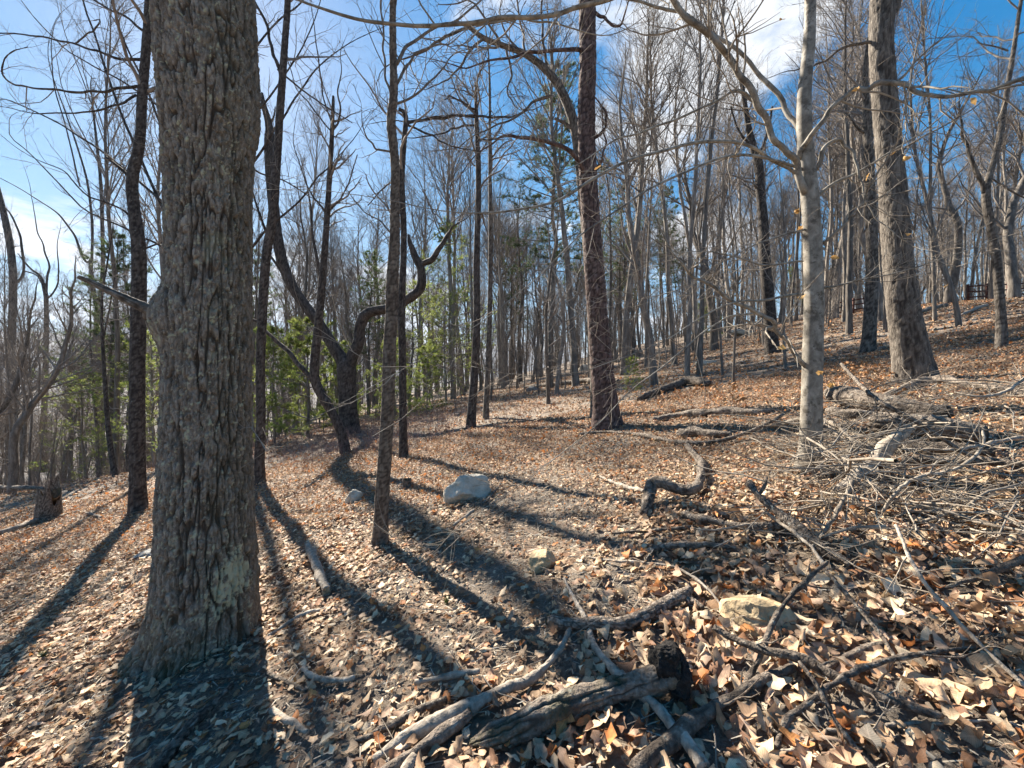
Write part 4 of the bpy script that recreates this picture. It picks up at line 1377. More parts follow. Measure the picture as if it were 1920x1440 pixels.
pine_at(PINE_YOUNG[0], 578, 19, 598, 'bright green young pine behind the leaning tree, left of the bent oak', 0.3)
pine_at(PINE_YOUNG[1], 632, 21, 640, 'low bright green young pine behind the bent oak trunk', 1.3)
pine_at(PINE_YOUNG[2], 515, 20, 610, 'bushy green young pine right of the straight thin trunk', 2.3)
pine_at(PINE_MID[0], 770, 24, 520, 'broad green pine right of the slender sapling, above the brush', 0.8)
pine_at(PINE_YOUNG[1], 740, 20, 640, 'light green young pine just right of the slender sapling', 4.0)
pine_at(PINE_YOUNG[0], 800, 20, 650, 'light green young pine below the broad green pine', 5.0)
pine_at(PINE_MID[1], 850, 30, 425, 'tall layered green pine left of the tall thin dark trunk', 2.0)
pine_at(PINE_MID[0], 835, 26, 540, 'green pine whose foliage spreads behind the tall thin dark trunk', 3.3)
pine_at(PINE_TALL[0], 1033, 24, 125, 'tall pine with tufted dark green crown left of the reddish pine trunk', 0.0)
pine_at(PINE_TALL[1], 1165, 40, 345, 'distant green pine crown just right of the reddish pine trunk', 1.0)
pine_at(PINE_TALL[2], 1255, 46, 352, 'distant dull green pine crown between the pine and the gnarled trunk', 2.0)
pine_at(PINE_TALL[1], 960, 44, 440, 'distant pine behind the clearing, left of the tall tufted pine', 3.0)
pine_at(PINE_TALL[2], 690, 30, 470, 'pine crown seen through the bent oak limbs', 4.0)
pine_at(PINE_MID[1], 292, 20, 600, 'sunlit green pine in the gap between mottled trunk and massive oak', 1.0)
pine_at(PINE_TALL[0], 205, 27, 430, 'pine with dark level boughs behind the double stemmed tree', 2.0)
pine_at(PINE_MID[0], 160, 30, 690, 'yellow green pine low in the left valley', 5.0)
pine_at(PINE_MID[1], 235, 27, 630, 'green pine low in the left valley behind the mottled dark trunk', 4.0)
pine_at(PINE_TALL[1], 480, 33, 470, 'pine behind the massive oak trunk, its boughs showing on the right', 5.2)
pine_at(PINE_YOUNG[2], 1187, 13.5, 668, 'small bright pine seedling at the foot of the slope right of the reddish pine', 0.5, name='pine_seedling')
pine_at(PINE_YOUNG[0], 1325, 38, 560, 'green young pine far up the slope behind the stout straight trunk', 1.5)
pine_at(PINE_MID[1], 1480, 46, 500, 'far green pine glimpsed left of the beech trunk', 3.1)

# ------------------------------------------------------------------ things lying on the ground
def ground_line(pts, default_h=0.0):
    """photo polyline (X, Y, width[, height of its centre above the ground]) -> 3-D"""
    P, R = [], []
    for p in pts:
        X, Y, w = p[:3]
        h = p[3] if len(p) > 3 else None
        if h is None:
            t = hit(X, Y, 0.02)
            r = w / 2 / F * t
            t = hit(X, Y, r * 0.8 + (0.024 if Y > 880 else 0.02))
        else:
            t = hit(X, Y, h)
        P.append(U(X, Y, t)); R.append(w / 2 / F * t / math.hypot(1, (X - CX) / F) ** 0.6)
    return np.array(P), np.array(R)


WOOD = []


def stick(name, label, pts, mat='log', bark='fine', cat='stick', seed=1, twigs=0, cut=None, group=None, cut_mat='cut', taper_end=True, side=(), moss=0.0, cell=0.0075):
    P, R = ground_line(pts)
    c = chaikin(np.column_stack([P, R]), 2)
    WOOD.append(resample(c, 60))
    base = P[0].copy()
    base[2] = ground_z(base[0], base[1])
    rng = np.random.default_rng(seed)
    big = R.max() > 0.018
    root = empty(name, base, label, cat, group)

    def solid(nm, c, sd):
        ln_ = np.linalg.norm(np.diff(c[:, :3], axis=0), axis=1).sum()
        c = resample(c, int(np.clip(ln_ / max(c[:, 3].mean() * 2.2, 0.012), len(c), 70)))
        k = len(c)
        # knots, thinned places and small kinks
        q = np.linspace(0, ln_ / max(c[:, 3].mean() * 5, 0.03), k)
        c[:, 3] *= 1 + 0.26 * vnoise(q, q * 0, q * 0, sd + 31) + 0.22 * np.maximum(0, vnoise(q * 2.3, q * 0, q * 0, sd + 33) - 0.35)
        for a_ in range(3):
            c[1:-1, a_] += c[1:-1, 3] * 0.30 * vnoise(q * 1.2, q * 0, q * 0, sd + 35 + a_)[1:-1]
        if c[:, 3].max() > 0.009:
            ts = float(c[:, 1].mean())
            V, fs, fi = hero_tube(c[:, :3], c[:, 3], max(cell, ts * 0.0022), bark, sd, smin=8)
            V = V + 0.10 * c[:, 3].mean() * np.stack([vnoise(V[:, 0] * 30, V[:, 1] * 30, V[:, 2] * 30, sd + k) for k in range(3)], 1)
        else:
            q = resample(c, max(10, len(c)))
            q[1:-1, :3] += rng.normal(size=(len(q) - 2, 3)) * q[1:-1, 3:4] * 0.35
            V, fs = tubes(q[None, :, :3], q[None, :, 3], 7, True)
            fi = np.zeros(len(V))
        mo = sstep(0.0, 0.4, fbm(V[:, 0] * 9, V[:, 1] * 9, V[:, 2] * 9, sd + 7, 3) + 0.1) * moss
        return mesh_np(nm, V - base, fs, M[mat], attrs={'fissure': fi, 'moss': mo})
    obj('wood', solid('wood', c, seed), root)
    par, pr = [resample(c, 12)], []
    for k, sp in enumerate(side):
        Q, S = ground_line(sp)
        cc = chaikin(np.column_stack([Q, S]), 2)
        obj('side_branch', solid('side_branch', cc, seed + 11 + k), root)
        par.append(resample(cc, 12))
    if twigs:
        PP = np.stack([p[:, :3] for p in par]); RR = np.stack([p[:, 3] for p in par])
        Pt, Rt = spawn(PP, RR, twigs, 0.2, 1.0, 0.10, 0.32, 30, 70, 0.25, 6, 0.22, 0.5, 0.006, 0.0025, rng, 0.3, -0.02)
        mb = MB()
        mb.add(*tubes(Pt, Rt, 5))
        P2, R2 = spawn(Pt, Rt, 3, 0.3, 1.0, 0.25, 0.6, 25, 60, 0.1, 4, 0.2, 0.6, 0.004, 0.0016, rng)
        mb.add(*tubes(P2, R2, 4))
        obj('twigs', mb.mesh('twigs', M[mat], base), root)['kind'] = 'stuff'
    if cut:
        for e in cut:
            i, j = (0, 1) if e == 0 else (-1, -2)
            d = nrm(c[i, :3] - c[j, :3])
            r = c[i, 3] * 0.97
            a = nrm(np.cross(d, [0.1, 0.2, 1])); b = np.cross(d, a)
            V = [c[i, :3] + d * (r * 0.12)]
            s = 20
            for q in (0.55, 1.0):
                for k in range(s):
                    th = k / s * 6.283
                    w = r * q * (1 + 0.08 * rng.normal())
                    V.append(c[i, :3] + d * (r * 0.10 * (1.4 - q) + rng.normal() * r * 0.05) + w * (math.cos(th) * a + math.sin(th) * b))
            V = np.array(V) + d * 0.004
            ri = np.arange(s)
            f3 = np.stack([np.zeros(s, int), 1 + ri, 1 + (ri + 1) % s], 1)
            f4 = np.stack([1 + ri, 1 + s + ri, 1 + s + (ri + 1) % s, 1 + (ri + 1) % s], 1)
            obj('cut_end', mesh_np('cut_end', V - base, [f3, f4], M[cut_mat], smooth=False), root)
    return root


# foreground wood, bottom of the picture
stick('charred_log', 'heavy bark covered log in the front with a mossy top and a charred black end',
      [(880, 1402, 12, -.02), (915, 1386, 36, .02), (945, 1370, 48, .04), (1000, 1345, 46), (1060, 1322, 42), (1130, 1298, 42), (1190, 1280, 44), (1235, 1268, 50, .10), (1275, 1255, 58, .12)], 'log', 'ridge', 'log', 41, moss=0.55, cut=None, cell=0.004)


def charred_block():
    # the burnt upright piece at the end of that log: a part of it
    root = [o for o in bpy.data.objects if o.name == 'charred_log'][0]
    base = np.array(root.location)
    t = hit(1245, 1255, 0.12)
    rows = [(1270, 1292, 52), (1263, 1268, 78), (1255, 1244, 74), (1254, 1224, 50), (1266, 1206, 18)]
    P, R = trace(rows, t)
    c = chaikin(np.column_stack([P, R]), 1)
    V, fs, fi = hero_tube(c[:, :3], c[:, 3], 0.005, 'fine', 3)
    V = V + 0.030 * np.stack([vnoise(V[:, 0] * 14, V[:, 1] * 14, V[:, 2] * 14, 70 + k) for k in range(3)], 1) + 0.018 * np.stack([vnoise(V[:, 0] * 34, V[:, 1] * 34, V[:, 2] * 34, 80 + k) for k in range(3)], 1)
    tag(obj('burnt_end', mesh_np('burnt_end', V - base, fs, M['char'], smooth=False)), 'charred black knob at the end').parent = root


charred_block()

stick('bleached_branch', 'long bleached barkless branch in the front, running down to the left beside the charred log',
      [(1068, 1180, 9, .09), (1055, 1215, 11, .08), (1030, 1245, 13, .07), (1000, 1270, 16), (960, 1287, 20), (900, 1312, 23), (850, 1335, 24), (800, 1362, 24), (745, 1392, 22), (700, 1425, 14)], 'wood_bare', 'fine', 'branch', 42,
      side=[[(870, 1320, 12), (830, 1350, 12), (780, 1385, 11), (735, 1420, 10), (690, 1460, 8)]])
stick('split_branch', 'dark split branch lying under the bleached branch at the bottom edge',
      [(880, 1338, 20), (850, 1362, 22), (815, 1385, 22), (780, 1410, 22), (735, 1440, 20), (700, 1465, 18)], 'log', 'ridge', 'branch', 43, cut=[0])
stick('bleached_stub', 'short white broken stub at the very bottom edge', [(782, 1412, 16), (768, 1432, 24), (750, 1460, 28)], 'wood_bare', 'fine', 'stick', 44)
stick('dark_branch', 'dark curved branch left of the bleached branch near the bottom edge',
      [(838, 1312, 13), (800, 1322, 14), (765, 1342, 14), (725, 1362, 12), (690, 1382, 10), (640, 1400, 7)], 'stick_dark', 'fine', 'branch', 45)
stick('curved_branch', 'grey curved branch with a cut left end, lying at front centre above the charred log',
      [(1030, 1164, 24, .06), (1060, 1168, 25, .06), (1110, 1170, 26, .05), (1160, 1168, 26), (1210, 1152, 24), (1250, 1132, 22), (1280, 1116, 18), (1296, 1105, 13)], 'log', 'fine', 'branch', 46, cut=[0],
      side=[[(1275, 1120, 10), (1300, 1128, 10), (1318, 1140, 8)], [(1294, 1108, 10), (1285, 1092, 8), (1268, 1080, 5)]])
stick('peeled_branch', 'pale peeled branch passing under the curved branch and the charred log',
      [(1058, 1085, 5), (1072, 1115, 7), (1088, 1140, 9), (1102, 1170, 10), (1108, 1200, 13), (1125, 1228, 17), (1150, 1255, 18), (1178, 1282, 16), (1220, 1315, 20), (1255, 1350, 22), (1290, 1395, 24), (1320, 1440, 24)], 'wood_bare', 'fine', 'branch', 47)
stick('thick_branch', 'thick rough dark branch rising from the bottom edge toward the yellow sandstone',
      [(1190, 1450, 30), (1225, 1410, 32), (1270, 1375, 31), (1320, 1340, 28), (1370, 1310, 26), (1400, 1290, 24), (1440, 1268, 22), (1470, 1258, 19), (1490, 1250, 15)], 'stick_dark', 'ridge', 'branch', 48, twigs=3,
      side=[[(1395, 1290, 15), (1412, 1260, 14), (1428, 1228, 13, .12), (1440, 1190, 12, .16), (1456, 1150, 11, .18), (1490, 1110, 10, .2), (1515, 1085, 9, .2), (1550, 1055, 8, .2)]])
stick('lichened_branch', 'dark branch spotted with pale lichen crossing the lower right diagonally',
      [(1338, 1175, 13, .16), (1365, 1190, 14, .15), (1400, 1208, 16, .14), (1440, 1222, 18, .13), (1500, 1232, 19, .12), (1545, 1252, 20, .12), (1590, 1280, 21, .11), (1640, 1302, 21, .10), (1700, 1322, 22, .08), (1750, 1337, 20, .06), (1785, 1348, 14)], 'stick_dark', 'fine', 'branch', 49, twigs=6)
stick('forked_branch', 'bent forked branch in the lower right whose thin end runs to the right edge',
      [(1455, 1405, 14), (1462, 1375, 15), (1490, 1335, 15), (1530, 1305, 14, .09), (1565, 1280, 13, .13), (1600, 1258, 12, .13), (1650, 1240, 12, .11), (1700, 1228, 11, .1), (1760, 1224, 10, .09), (1800, 1215, 8), (1870, 1214, 5), (1925, 1220, 3)], 'stick_dark', 'fine', 'branch', 50, twigs=3)
stick('upright_stick', 'thin knotty stick crossing steeply over the lichened branch toward the bottom edge',
      [(1498, 1240, 7, .17), (1520, 1268, 9, .15), (1540, 1300, 12, .12), (1558, 1340, 12, .1), (1578, 1368, 12, .08), (1608, 1405, 14), (1640, 1450, 15)], 'stick_dark', 'fine', 'stick', 51, twigs=3)
stick('pale_stick', 'pale thin stick lying level near the bottom right, with small side twigs',
      [(1550, 1368, 8), (1580, 1374, 9), (1630, 1375, 9), (1660, 1362, 8), (1700, 1356, 8), (1760, 1357, 8), (1820, 1350, 6), (1900, 1355, 4)], 'wood_bare', 'fine', 'stick', 52, twigs=3,
      side=[[(1550, 1370, 8), (1520, 1392, 8), (1490, 1405, 8), (1445, 1414, 6)]])
stick('crossing_pole', 'dark straight stick leaning down right behind the lichened branch',
      [(1545, 1068, 8, .2), (1575, 1100, 9, .18), (1610, 1140, 10, .14), (1645, 1180, 10, .1), (1668, 1215, 10, .06), (1690, 1255, 10)], 'stick_dark', 'fine', 'stick', 53)
stick('white_pole', 'long pale straight stick slanting down to the right edge',
      [(1680, 985, 7, .35), (1700, 1035, 8, .3), (1720, 1075, 9, .26), (1760, 1125, 9, .2), (1810, 1180, 9, .15), (1860, 1230, 9, .1), (1925, 1290, 9, .05)], 'wood_bare', 'fine', 'stick', 54, twigs=3)
stick('half_buried_branch', 'short dark branch half buried in leaves right of the yellow sandstone',
      [(1550, 1255, 12), (1580, 1240, 15), (1620, 1220, 16), (1660, 1208, 14), (1690, 1205, 9)], 'stick_dark', 'ridge', 'branch', 55)
stick('heavy_fallen_branch', 'heavy dark branch slanting down right, in front of the brush heap',
      [(1405, 905, 13, .3), (1420, 930, 15, .26), (1445, 952, 17, .2), (1480, 978, 20, .15), (1520, 1015, 24, .1), (1555, 1040, 24), (1595, 1060, 18)], 'stick_dark', 'fine', 'branch', 56, twigs=6,
      side=[[(1425, 925, 7, .26), (1435, 910, 6, .32), (1438, 895, 4, .36)]])
stick('zigzag_branch', 'zigzag bent grey branch standing on the leaves in front of the beech',
      [(1205, 962, 14), (1212, 945, 17, .06), (1217, 922, 19, .13), (1220, 903, 20, .20), (1235, 900, 22, .21), (1262, 912, 22, .14), (1290, 920, 20, .09), (1310, 914, 18, .08), (1316, 890, 18, .1), (1318, 865, 16, .1), (1300, 850, 12, .1), (1288, 835, 8, .1)], 'log', 'ridge', 'branch', 57, cell=0.005)
stick('white_root', 'white weathered stick pointing left from the zigzag branch', [(1208, 922, 9, .03), (1180, 915, 8), (1150, 905, 7), (1125, 893, 4)], 'wood_bare', 'fine', 'stick', 58)
stick('level_branch', 'grey branch lying level on the leaves below the zigzag branch',
      [(1280, 965, 13), (1310, 972, 16), (1345, 978, 17), (1380, 985, 18), (1420, 990, 18), (1455, 985, 14), (1490, 990, 8)], 'log', 'fine', 'branch', 59)
stick('bowed_stick', 'bowed pale stick running from the level branch down to the yellow stone',
      [(1435, 960, 5, .1), (1470, 985, 6, .12), (1505, 1010, 7, .14), (1530, 1035, 8, .15), (1545, 1060, 8, .15)], 'wood_bare', 'fine', 'stick', 60)
stick('low_arched_stick', 'thin arched stick in the leaves below the level branch', [(1210, 1035, 7), (1240, 1025, 10), (1290, 1020, 11), (1340, 1022, 11), (1380, 1027, 6)], 'log', 'fine', 'stick', 61)
stick('dark_thin_stick', 'thin dark stick between the zigzag branch and the low arched stick', [(1150, 1000, 5), (1230, 995, 7), (1300, 988, 6)], 'stick_dark', 'fine', 'stick', 62)
stick('curving_twig', 'long thin curving twig above the cut curved branch at front centre',
      [(1105, 1045, 4), (1150, 1052, 5), (1200, 1055, 6), (1260, 1060, 6), (1300, 1080, 6, .06), (1335, 1110, 5, .08), (1355, 1140, 4), (1362, 1165, 3)], 'wood_bare', 'fine', 'twig', 63, twigs=3)
stick('bark_log', 'short pale rotten log with peeling bark, in the shadow right of the massive oak',
      [(577, 1020, 9), (585, 1040, 16), (592, 1060, 18), (602, 1085, 18), (612, 1108, 16)], 'wood_bare', 'ridge', 'log', 64, cut=[-1])
stick('crooked_pale_stick', 'thin crooked pale stick beside the foot of the massive oak', [(503, 1192, 6), (530, 1175, 7), (560, 1155, 8), (590, 1145, 7), (620, 1140, 5)], 'wood_bare', 'fine', 'stick', 65)
stick('arched_root', 'arched pale stick between the massive oak and the bleached branch', [(568, 1253, 8), (585, 1268, 10), (610, 1276, 10), (640, 1275, 10), (665, 1270, 7)], 'wood_bare', 'fine', 'stick', 66)
stick('oak_foot_stick', 'dark thin stick curving away from the foot of the massive oak', [(500, 1262, 8), (520, 1270, 9), (545, 1282, 9), (575, 1295, 7)], 'stick_dark', 'fine', 'stick', 67)
stick('mossy_stick', 'lichen spotted dark stick in the shade below the massive oak, running to the bottom edge', [(435, 1285, 12), (410, 1310, 14), (380, 1340, 17), (350, 1370, 19), (320, 1405, 20), (290, 1445, 20)], 'stick_dark', 'fine', 'stick', 68)
stick('short_stick', 'short stout stick lying in the leaves left of the dark curved branch', [(510, 1332, 12), (535, 1348, 15), (560, 1362, 14), (578, 1372, 10)], 'wood_bare', 'ridge', 'stick', 69)
stick('straight_stick', 'straight barkless stick lying level above the bleached branch', [(778, 1278, 9), (820, 1272, 10), (860, 1265, 11), (900, 1258, 11)], 'wood_bare', 'fine', 'stick', 70)
stick('small_white_stick', 'small white stick on the bare ground near the pale boulder', [(850, 985, 4), (868, 972, 6), (888, 958, 5)], 'wood_bare', 'fine', 'stick', 71)
stick('thin_dead_twig', 'thin dead twig with offshoots lying in front of the slender sapling', [(700, 1050, 4), (720, 1040, 5), (750, 1030, 4)], 'stick_dark', 'fine', 'twig', 72)
stick('shade_root', 'thin root lying across the shade under the massive oak', [(300, 1300, 4), (340, 1285, 6), (390, 1275, 7), (440, 1265, 8), (490, 1265, 7)], 'stick_dark', 'fine', 'root', 73)
stick('shade_twig', 'small pale twig in the left corner shade', [(170, 1385, 4), (210, 1384, 6), (240, 1395, 5)], 'wood_bare', 'fine', 'twig', 74)

# logs and brush of the heap on the right
stick('sawn_log', 'thick bark covered log with a pale splintered end, lowest in the brush heap',
      [(1645, 792, 48, .24), (1670, 793, 48, .24), (1720, 797, 46, .22), (1780, 804, 42, .2), (1850, 814, 34, .14)], 'log', 'ridge', 'log', 81, cut=[0])
stick('rotten_log', 'dark rotten log lying behind the splintered log in the brush heap',
      [(1560, 738, 30, .24), (1600, 746, 40, .28), (1640, 754, 42, .28), (1700, 764, 36, .25), (1780, 772, 30, .2)], 'stick_dark', 'ridge', 'log', 82, cut=[0])
stick('dark_log', 'dark damp log wedged under the splintered log in the brush heap', [(1690, 836, 26, .1), (1740, 838, 30, .12), (1800, 842, 30, .12), (1865, 848, 24, .1)], 'stick_dark', 'ridge', 'log', 101)
stick('upper_log', 'weathered grey log at the back of the brush heap, pointing at the furrowed oak', [(1555, 770, 16, .32), (1600, 776, 20, .32), (1650, 778, 20, .3), (1710, 786, 16, .3)], 'log', 'ridge', 'log', 102, cut=[0])
stick('heap_branch', 'crooked bare branch lying over the left side of the brush heap', [(1445, 800, 6, .1), (1480, 790, 8, .2), (1530, 782, 9, .3), (1575, 800, 8, .35), (1610, 840, 7, .25)], 'twig_pale', 'fine', 'branch', 103, twigs=12)
stick('tangled_branch', 'twiggy grey branch spilling from the brush heap toward the bowed stick', [(1600, 900, 9, .2), (1580, 940, 9, .15), (1555, 985, 8, .12), (1520, 1030, 6, .1)], 'twig_pale', 'fine', 'branch', 104, twigs=14)
stick('right_edge_branch', 'stout dark branch poking in from the right edge, over the leaves', [(1930, 1042, 16, .15), (1880, 1062, 16, .1), (1840, 1080, 14, .06), (1790, 1096, 11), (1760, 1106, 7)], 'stick_dark', 'ridge', 'branch', 105)
stick('propped_log', 'pale weathered log propped up against the brush heap right of the beech',
      [(1565, 925, 14, .05), (1590, 905, 22, .12), (1620, 880, 25, .2), (1650, 850, 26, .3), (1680, 822, 25, .4), (1705, 800, 18, .48)], 'wood_bare', 'ridge', 'log', 83, cut=[-1])
stick('long_grey_log', 'long grey log lying level at the right edge, in front of the heap',
      [(1690, 862, 14, .12), (1740, 862, 17, .12), (1800, 864, 19, .12), (1860, 866, 20, .12), (1930, 872, 20, .12)], 'log', 'fine', 'log', 84)
stick('pale_grey_branch', 'pale grey branch resting above the long grey log', [(1690, 842, 7, .2), (1740, 843, 8, .2), (1790, 845, 9, .18), (1840, 835, 9, .16), (1900, 822, 9, .14), (1930, 820, 9, .14)], 'wood_bare', 'fine', 'branch', 85, twigs=4)
stick('root_log', 'thick root like log at the foot of the large furrowed oak', [(1655, 742, 10), (1690, 730, 16), (1740, 712, 22, .1), (1780, 712, 18, .1), (1840, 725, 14), (1900, 735, 14), (1930, 742, 12)], 'log', 'ridge', 'log', 86)
stick('slanting_heap_branch', 'long thin dark branch slanting down right across the brush heap',
      [(1575, 680, 6, .9), (1620, 730, 8, .8), (1660, 760, 9, .7), (1705, 785, 10, .55), (1750, 810, 11, .4), (1790, 840, 10, .25), (1830, 860, 9, .15)], 'log', 'fine', 'branch', 87, twigs=7)
stick('arching_thin_branch', 'long thin pale branch arching over the leaves below the brush heap',
      [(1655, 960, 6, .1), (1680, 920, 8, .25), (1720, 892, 8, .3), (1780, 885, 8, .3), (1820, 865, 7, .35), (1848, 830, 6, .45), (1842, 805, 4, .5)], 'twig_pale', 'fine', 'branch', 88, twigs=9)
stick('wiry_branch', 'wiry thin branch lifting over the long grey log at the right edge', [(1790, 735, 4, .4), (1830, 745, 6, .35), (1880, 740, 7, .3), (1935, 700, 6, .4)], 'twig_pale', 'fine', 'branch', 89, twigs=8)
stick('fallen_trunk_piece', 'dark rotten trunk lying on the slope right of the reddish pine, its root end raised',
      [(1195, 748, 8), (1220, 738, 11), (1260, 722, 14), (1290, 714, 15), (1305, 712, 15, .2), (1318, 720, 12, .15), (1330, 716, 10, .1)], 'stick_dark', 'ridge', 'log', 90)
stick('level_fallen_log', 'dark log lying level on the slope left of the brush heap', [(1225, 786, 9), (1270, 778, 12), (1320, 774, 14), (1370, 772, 15), (1420, 772, 13), (1450, 770, 9)], 'log', 'ridge', 'log', 91)
stick('short_bark_log', 'short log with loose bark on the slope below the level dark log', [(1275, 812, 14), (1300, 810, 17), (1340, 812, 15), (1372, 815, 10)], 'log', 'ridge', 'log', 92)
stick('long_thin_pole', 'long thin dark pole lying across the slope from the pine to the brush heap',
      [(1085, 815, 4), (1130, 808, 6), (1200, 815, 7), (1250, 826, 8), (1300, 832, 9), (1360, 826, 8), (1430, 800, 7, .15), (1480, 770, 5, .3)], 'log', 'fine', 'branch', 93, twigs=5)
stick('grey_fallen_log', 'pale grey fallen log lying far back left of the reddish pine', [(985, 726, 5), (1020, 722, 7), (1060, 718, 9), (1105, 712, 10), (1160, 714, 7)], 'log', 'fine', 'log', 94)
stick('left_log', 'grey fallen log lying at the left edge against the broken stump', [(-20, 1004, 13), (20, 992, 13), (50, 982, 11), (78, 972, 8)], 'wood_bare', 'fine', 'log', 95)
stick('left_back_log', 'grey log lying at the feet of the dark trunks at the far left edge', [(-10, 914, 9), (30, 914, 9), (60, 914, 8), (85, 916, 6)], 'log', 'fine', 'log', 96)
stick('valley_stick', 'thin dark stick lying left of the mottled trunk', [(112, 968, 4), (140, 958, 5), (165, 962, 6), (190, 970, 5)], 'log', 'fine', 'stick', 97)
stick('twig_by_boulder', 'thin grey twig beside the pale boulder', [(905, 945, 4), (925, 925, 4), (940, 905, 3)], 'log', 'fine', 'twig', 98)
stick('hillside_log', 'pale fallen log near the crest at the right, pointing up the slope', [(1800, 592, 4), (1825, 580, 8), (1850, 572, 8)], 'wood_bare', 'fine', 'log', 99)
stick('crest_log', 'brown fallen log near the crest beside the white barked thin trunk', [(1718, 588, 7), (1745, 578, 9), (1775, 572, 8)], 'log', 'ridge', 'log', 100)


def brush_heap():
    """the small stuff of the heap that nobody could count"""
    rng = np.random.default_rng(61)
    mb = MB()
    K = 550
    X = np.concatenate([rng.normal(1590, 50, 230), rng.uniform(1420, 2000, 170), rng.normal(1800, 110, 150)])
    Y = np.concatenate([rng.normal(830, 45, 230), rng.uniform(885, 1000, 170), rng.normal(735, 25, 150)])
    n = 6
    st = []
    dr = []
    for i, (a, b) in enumerate(zip(X, Y)):
        h = abs(rng.normal()) * (0.28 if i < 230 else 0.10)
        t = hit(a, max(b, 720), h)
        st.append(U(a, max(b, 720), t))
        th = rng.normal(0.0, 0.9) + (math.pi if rng.uniform() < 0.5 else 0)
        dr.append((math.cos(th), math.sin(th), rng.normal() * 0.22 + 0.18 * math.cos(th)))
    st = np.array(st); d = nrm(np.array(dr))
    L = rng.uniform(0.25, 1.1, K)
    P = np.empty((K, n, 3)); P[:, 0] = st
    for j in range(1, n):
        P[:, j] = P[:, j - 1] + d * (L / (n - 1))[:, None]
        d = nrm(d + rng.normal(size=(K, 3)) * 0.16 + [0, 0, -0.03])
    P[:, :, 2] = np.maximum(P[:, :, 2], ground_z(P[:, :, 0], P[:, :, 1]) + 0.012)
    R = (rng.uniform(0.0025, 0.007, K) + 0.008 * rng.uniform(size=K) ** 8)[:, None] * np.linspace(1, 0.45, n)[None]
    mb.add(*tubes(P, R, 5))
    P2, R2 = spawn(P, R, 3, 0.25, 1.0, 0.2, 0.5, 25, 65, 0.1, 5, 0.2, 0.6, 0.004, 0.0018, rng, 0.2, 0.0)
    mb.add(*tubes(P2, R2, 3))
    tag(obj('brush_heap', mb.mesh('brush_heap', M['twig_pale'])), 'tangled heap of dead grey twigs beside the beech', 'brush heap', None, 'stuff')
    # single twigs lying all over the floor
    mb = MB()
    K = 2600
    t = np.sqrt(rng.uniform(1.0, 15.0 ** 2, K)) * 0.4 + rng.uniform(1, 9, K) * 0.6
    x = rng.uniform(-1.35, 1.45, K) * t
    th = rng.uniform(0, 6.283, K)
    d = np.stack([np.cos(th), np.sin(th), 0.18 * np.cos(th)], 1)
    L = rng.uniform(0.08, 0.55, K)
    P = np.empty((K, 5, 3))
    P[:, 0] = np.stack([x, t, ground_z(x, t) + rng.uniform(0.01, 0.05, K)], 1)
    for j in range(1, 5):
        P[:, j] = P[:, j - 1] + d * (L / 4)[:, None]
        d = nrm(d + rng.normal(size=(K, 3)) * [0.2, 0.2, 0.08])
    P[:, :, 2] = np.maximum(P[:, :, 2], ground_z(P[:, :, 0], P[:, :, 1]) + 0.012)
    R = rng.uniform(0.0015, 0.0055, K)[:, None] * np.linspace(1, 0.5, 5)[None]
    mb.add(*tubes(P, R, 4))
    tag(obj('fallen_twigs', mb.mesh('fallen_twigs', M['twig_pale'])), 'small dead twigs strewn over the leaves everywhere', 'twigs', None, 'stuff')


brush_heap()

# ---- rocks and stumps
def rock(name, label, X, Y, wpx, hpx, mat, seed, depth=0.8, cat='rock', sink=0.25, yaw=0.0):
    t = hit(X, Y + hpx * 0.42)
    w = wpx / F * t / 2 * 1.12
    h = hpx / F * t * 1.1
    t += w * depth
    bm_n = 36
    rng = np.random.default_rng(seed)
    u = np.linspace(0, np.pi, bm_n)
    v = np.arange(bm_n * 2) / (bm_n * 2) * 2 * np.pi
    D = np.stack([np.sin(u)[:, None] * np.cos(v)[None], np.sin(u)[:, None] * np.sin(v)[None], np.cos(u)[:, None] + 0 * v[None]], -1)
    # cut by random planes for a faceted stone
    r = 1 / (np.abs(D) ** 3.4).sum(-1) ** (1 / 3.4)
    for k in range(11):
        nn = nrm(rng.normal(size=3) * [1, 1, 0.9] + [0, 0, 0.25])
        off = rng.uniform(0.70, 1.02)
        c = D @ nn
        r = np.minimum(r, np.where(c > 0.05, off / np.maximum(c, 0.05), 9))
    r += 0.07 * fbm(D[..., 0] * 3, D[..., 1] * 3, D[..., 2] * 3, seed, 5) + 0.05 * sstep(0.1, 0.25, vnoise(D[..., 0] * 2.2, D[..., 1] * 2.2, D[..., 2] * 4, seed + 3))
    V = D * r[..., None] * [w, w * depth, h * (0.5 + sink)]
    cy, sy = math.cos(yaw), math.sin(yaw)
    V = V @ np.array([[cy, sy, 0], [-sy, cy, 0], [0, 0, 1]])
    x = (X - CX) / F * t
    z = ground_z(x, t)
    V[..., 2] += h * (0.5 - sink)
    idx = np.arange(V.shape[0] * V.shape[1]).reshape(V.shape[:2])
    a, b = idx[:-1], idx[1:]
    Fq = np.stack([a, b, np.roll(b, -1, 1), np.roll(a, -1, 1)], -1).reshape(-1, 4)
    me = mesh_np(name, V.reshape(-1, 3), [Fq], M[mat])
    me.set_sharp_from_angle(angle=math.radians(28))
    return tag(obj(name, me, None, (x, t, float(z))), label, cat)


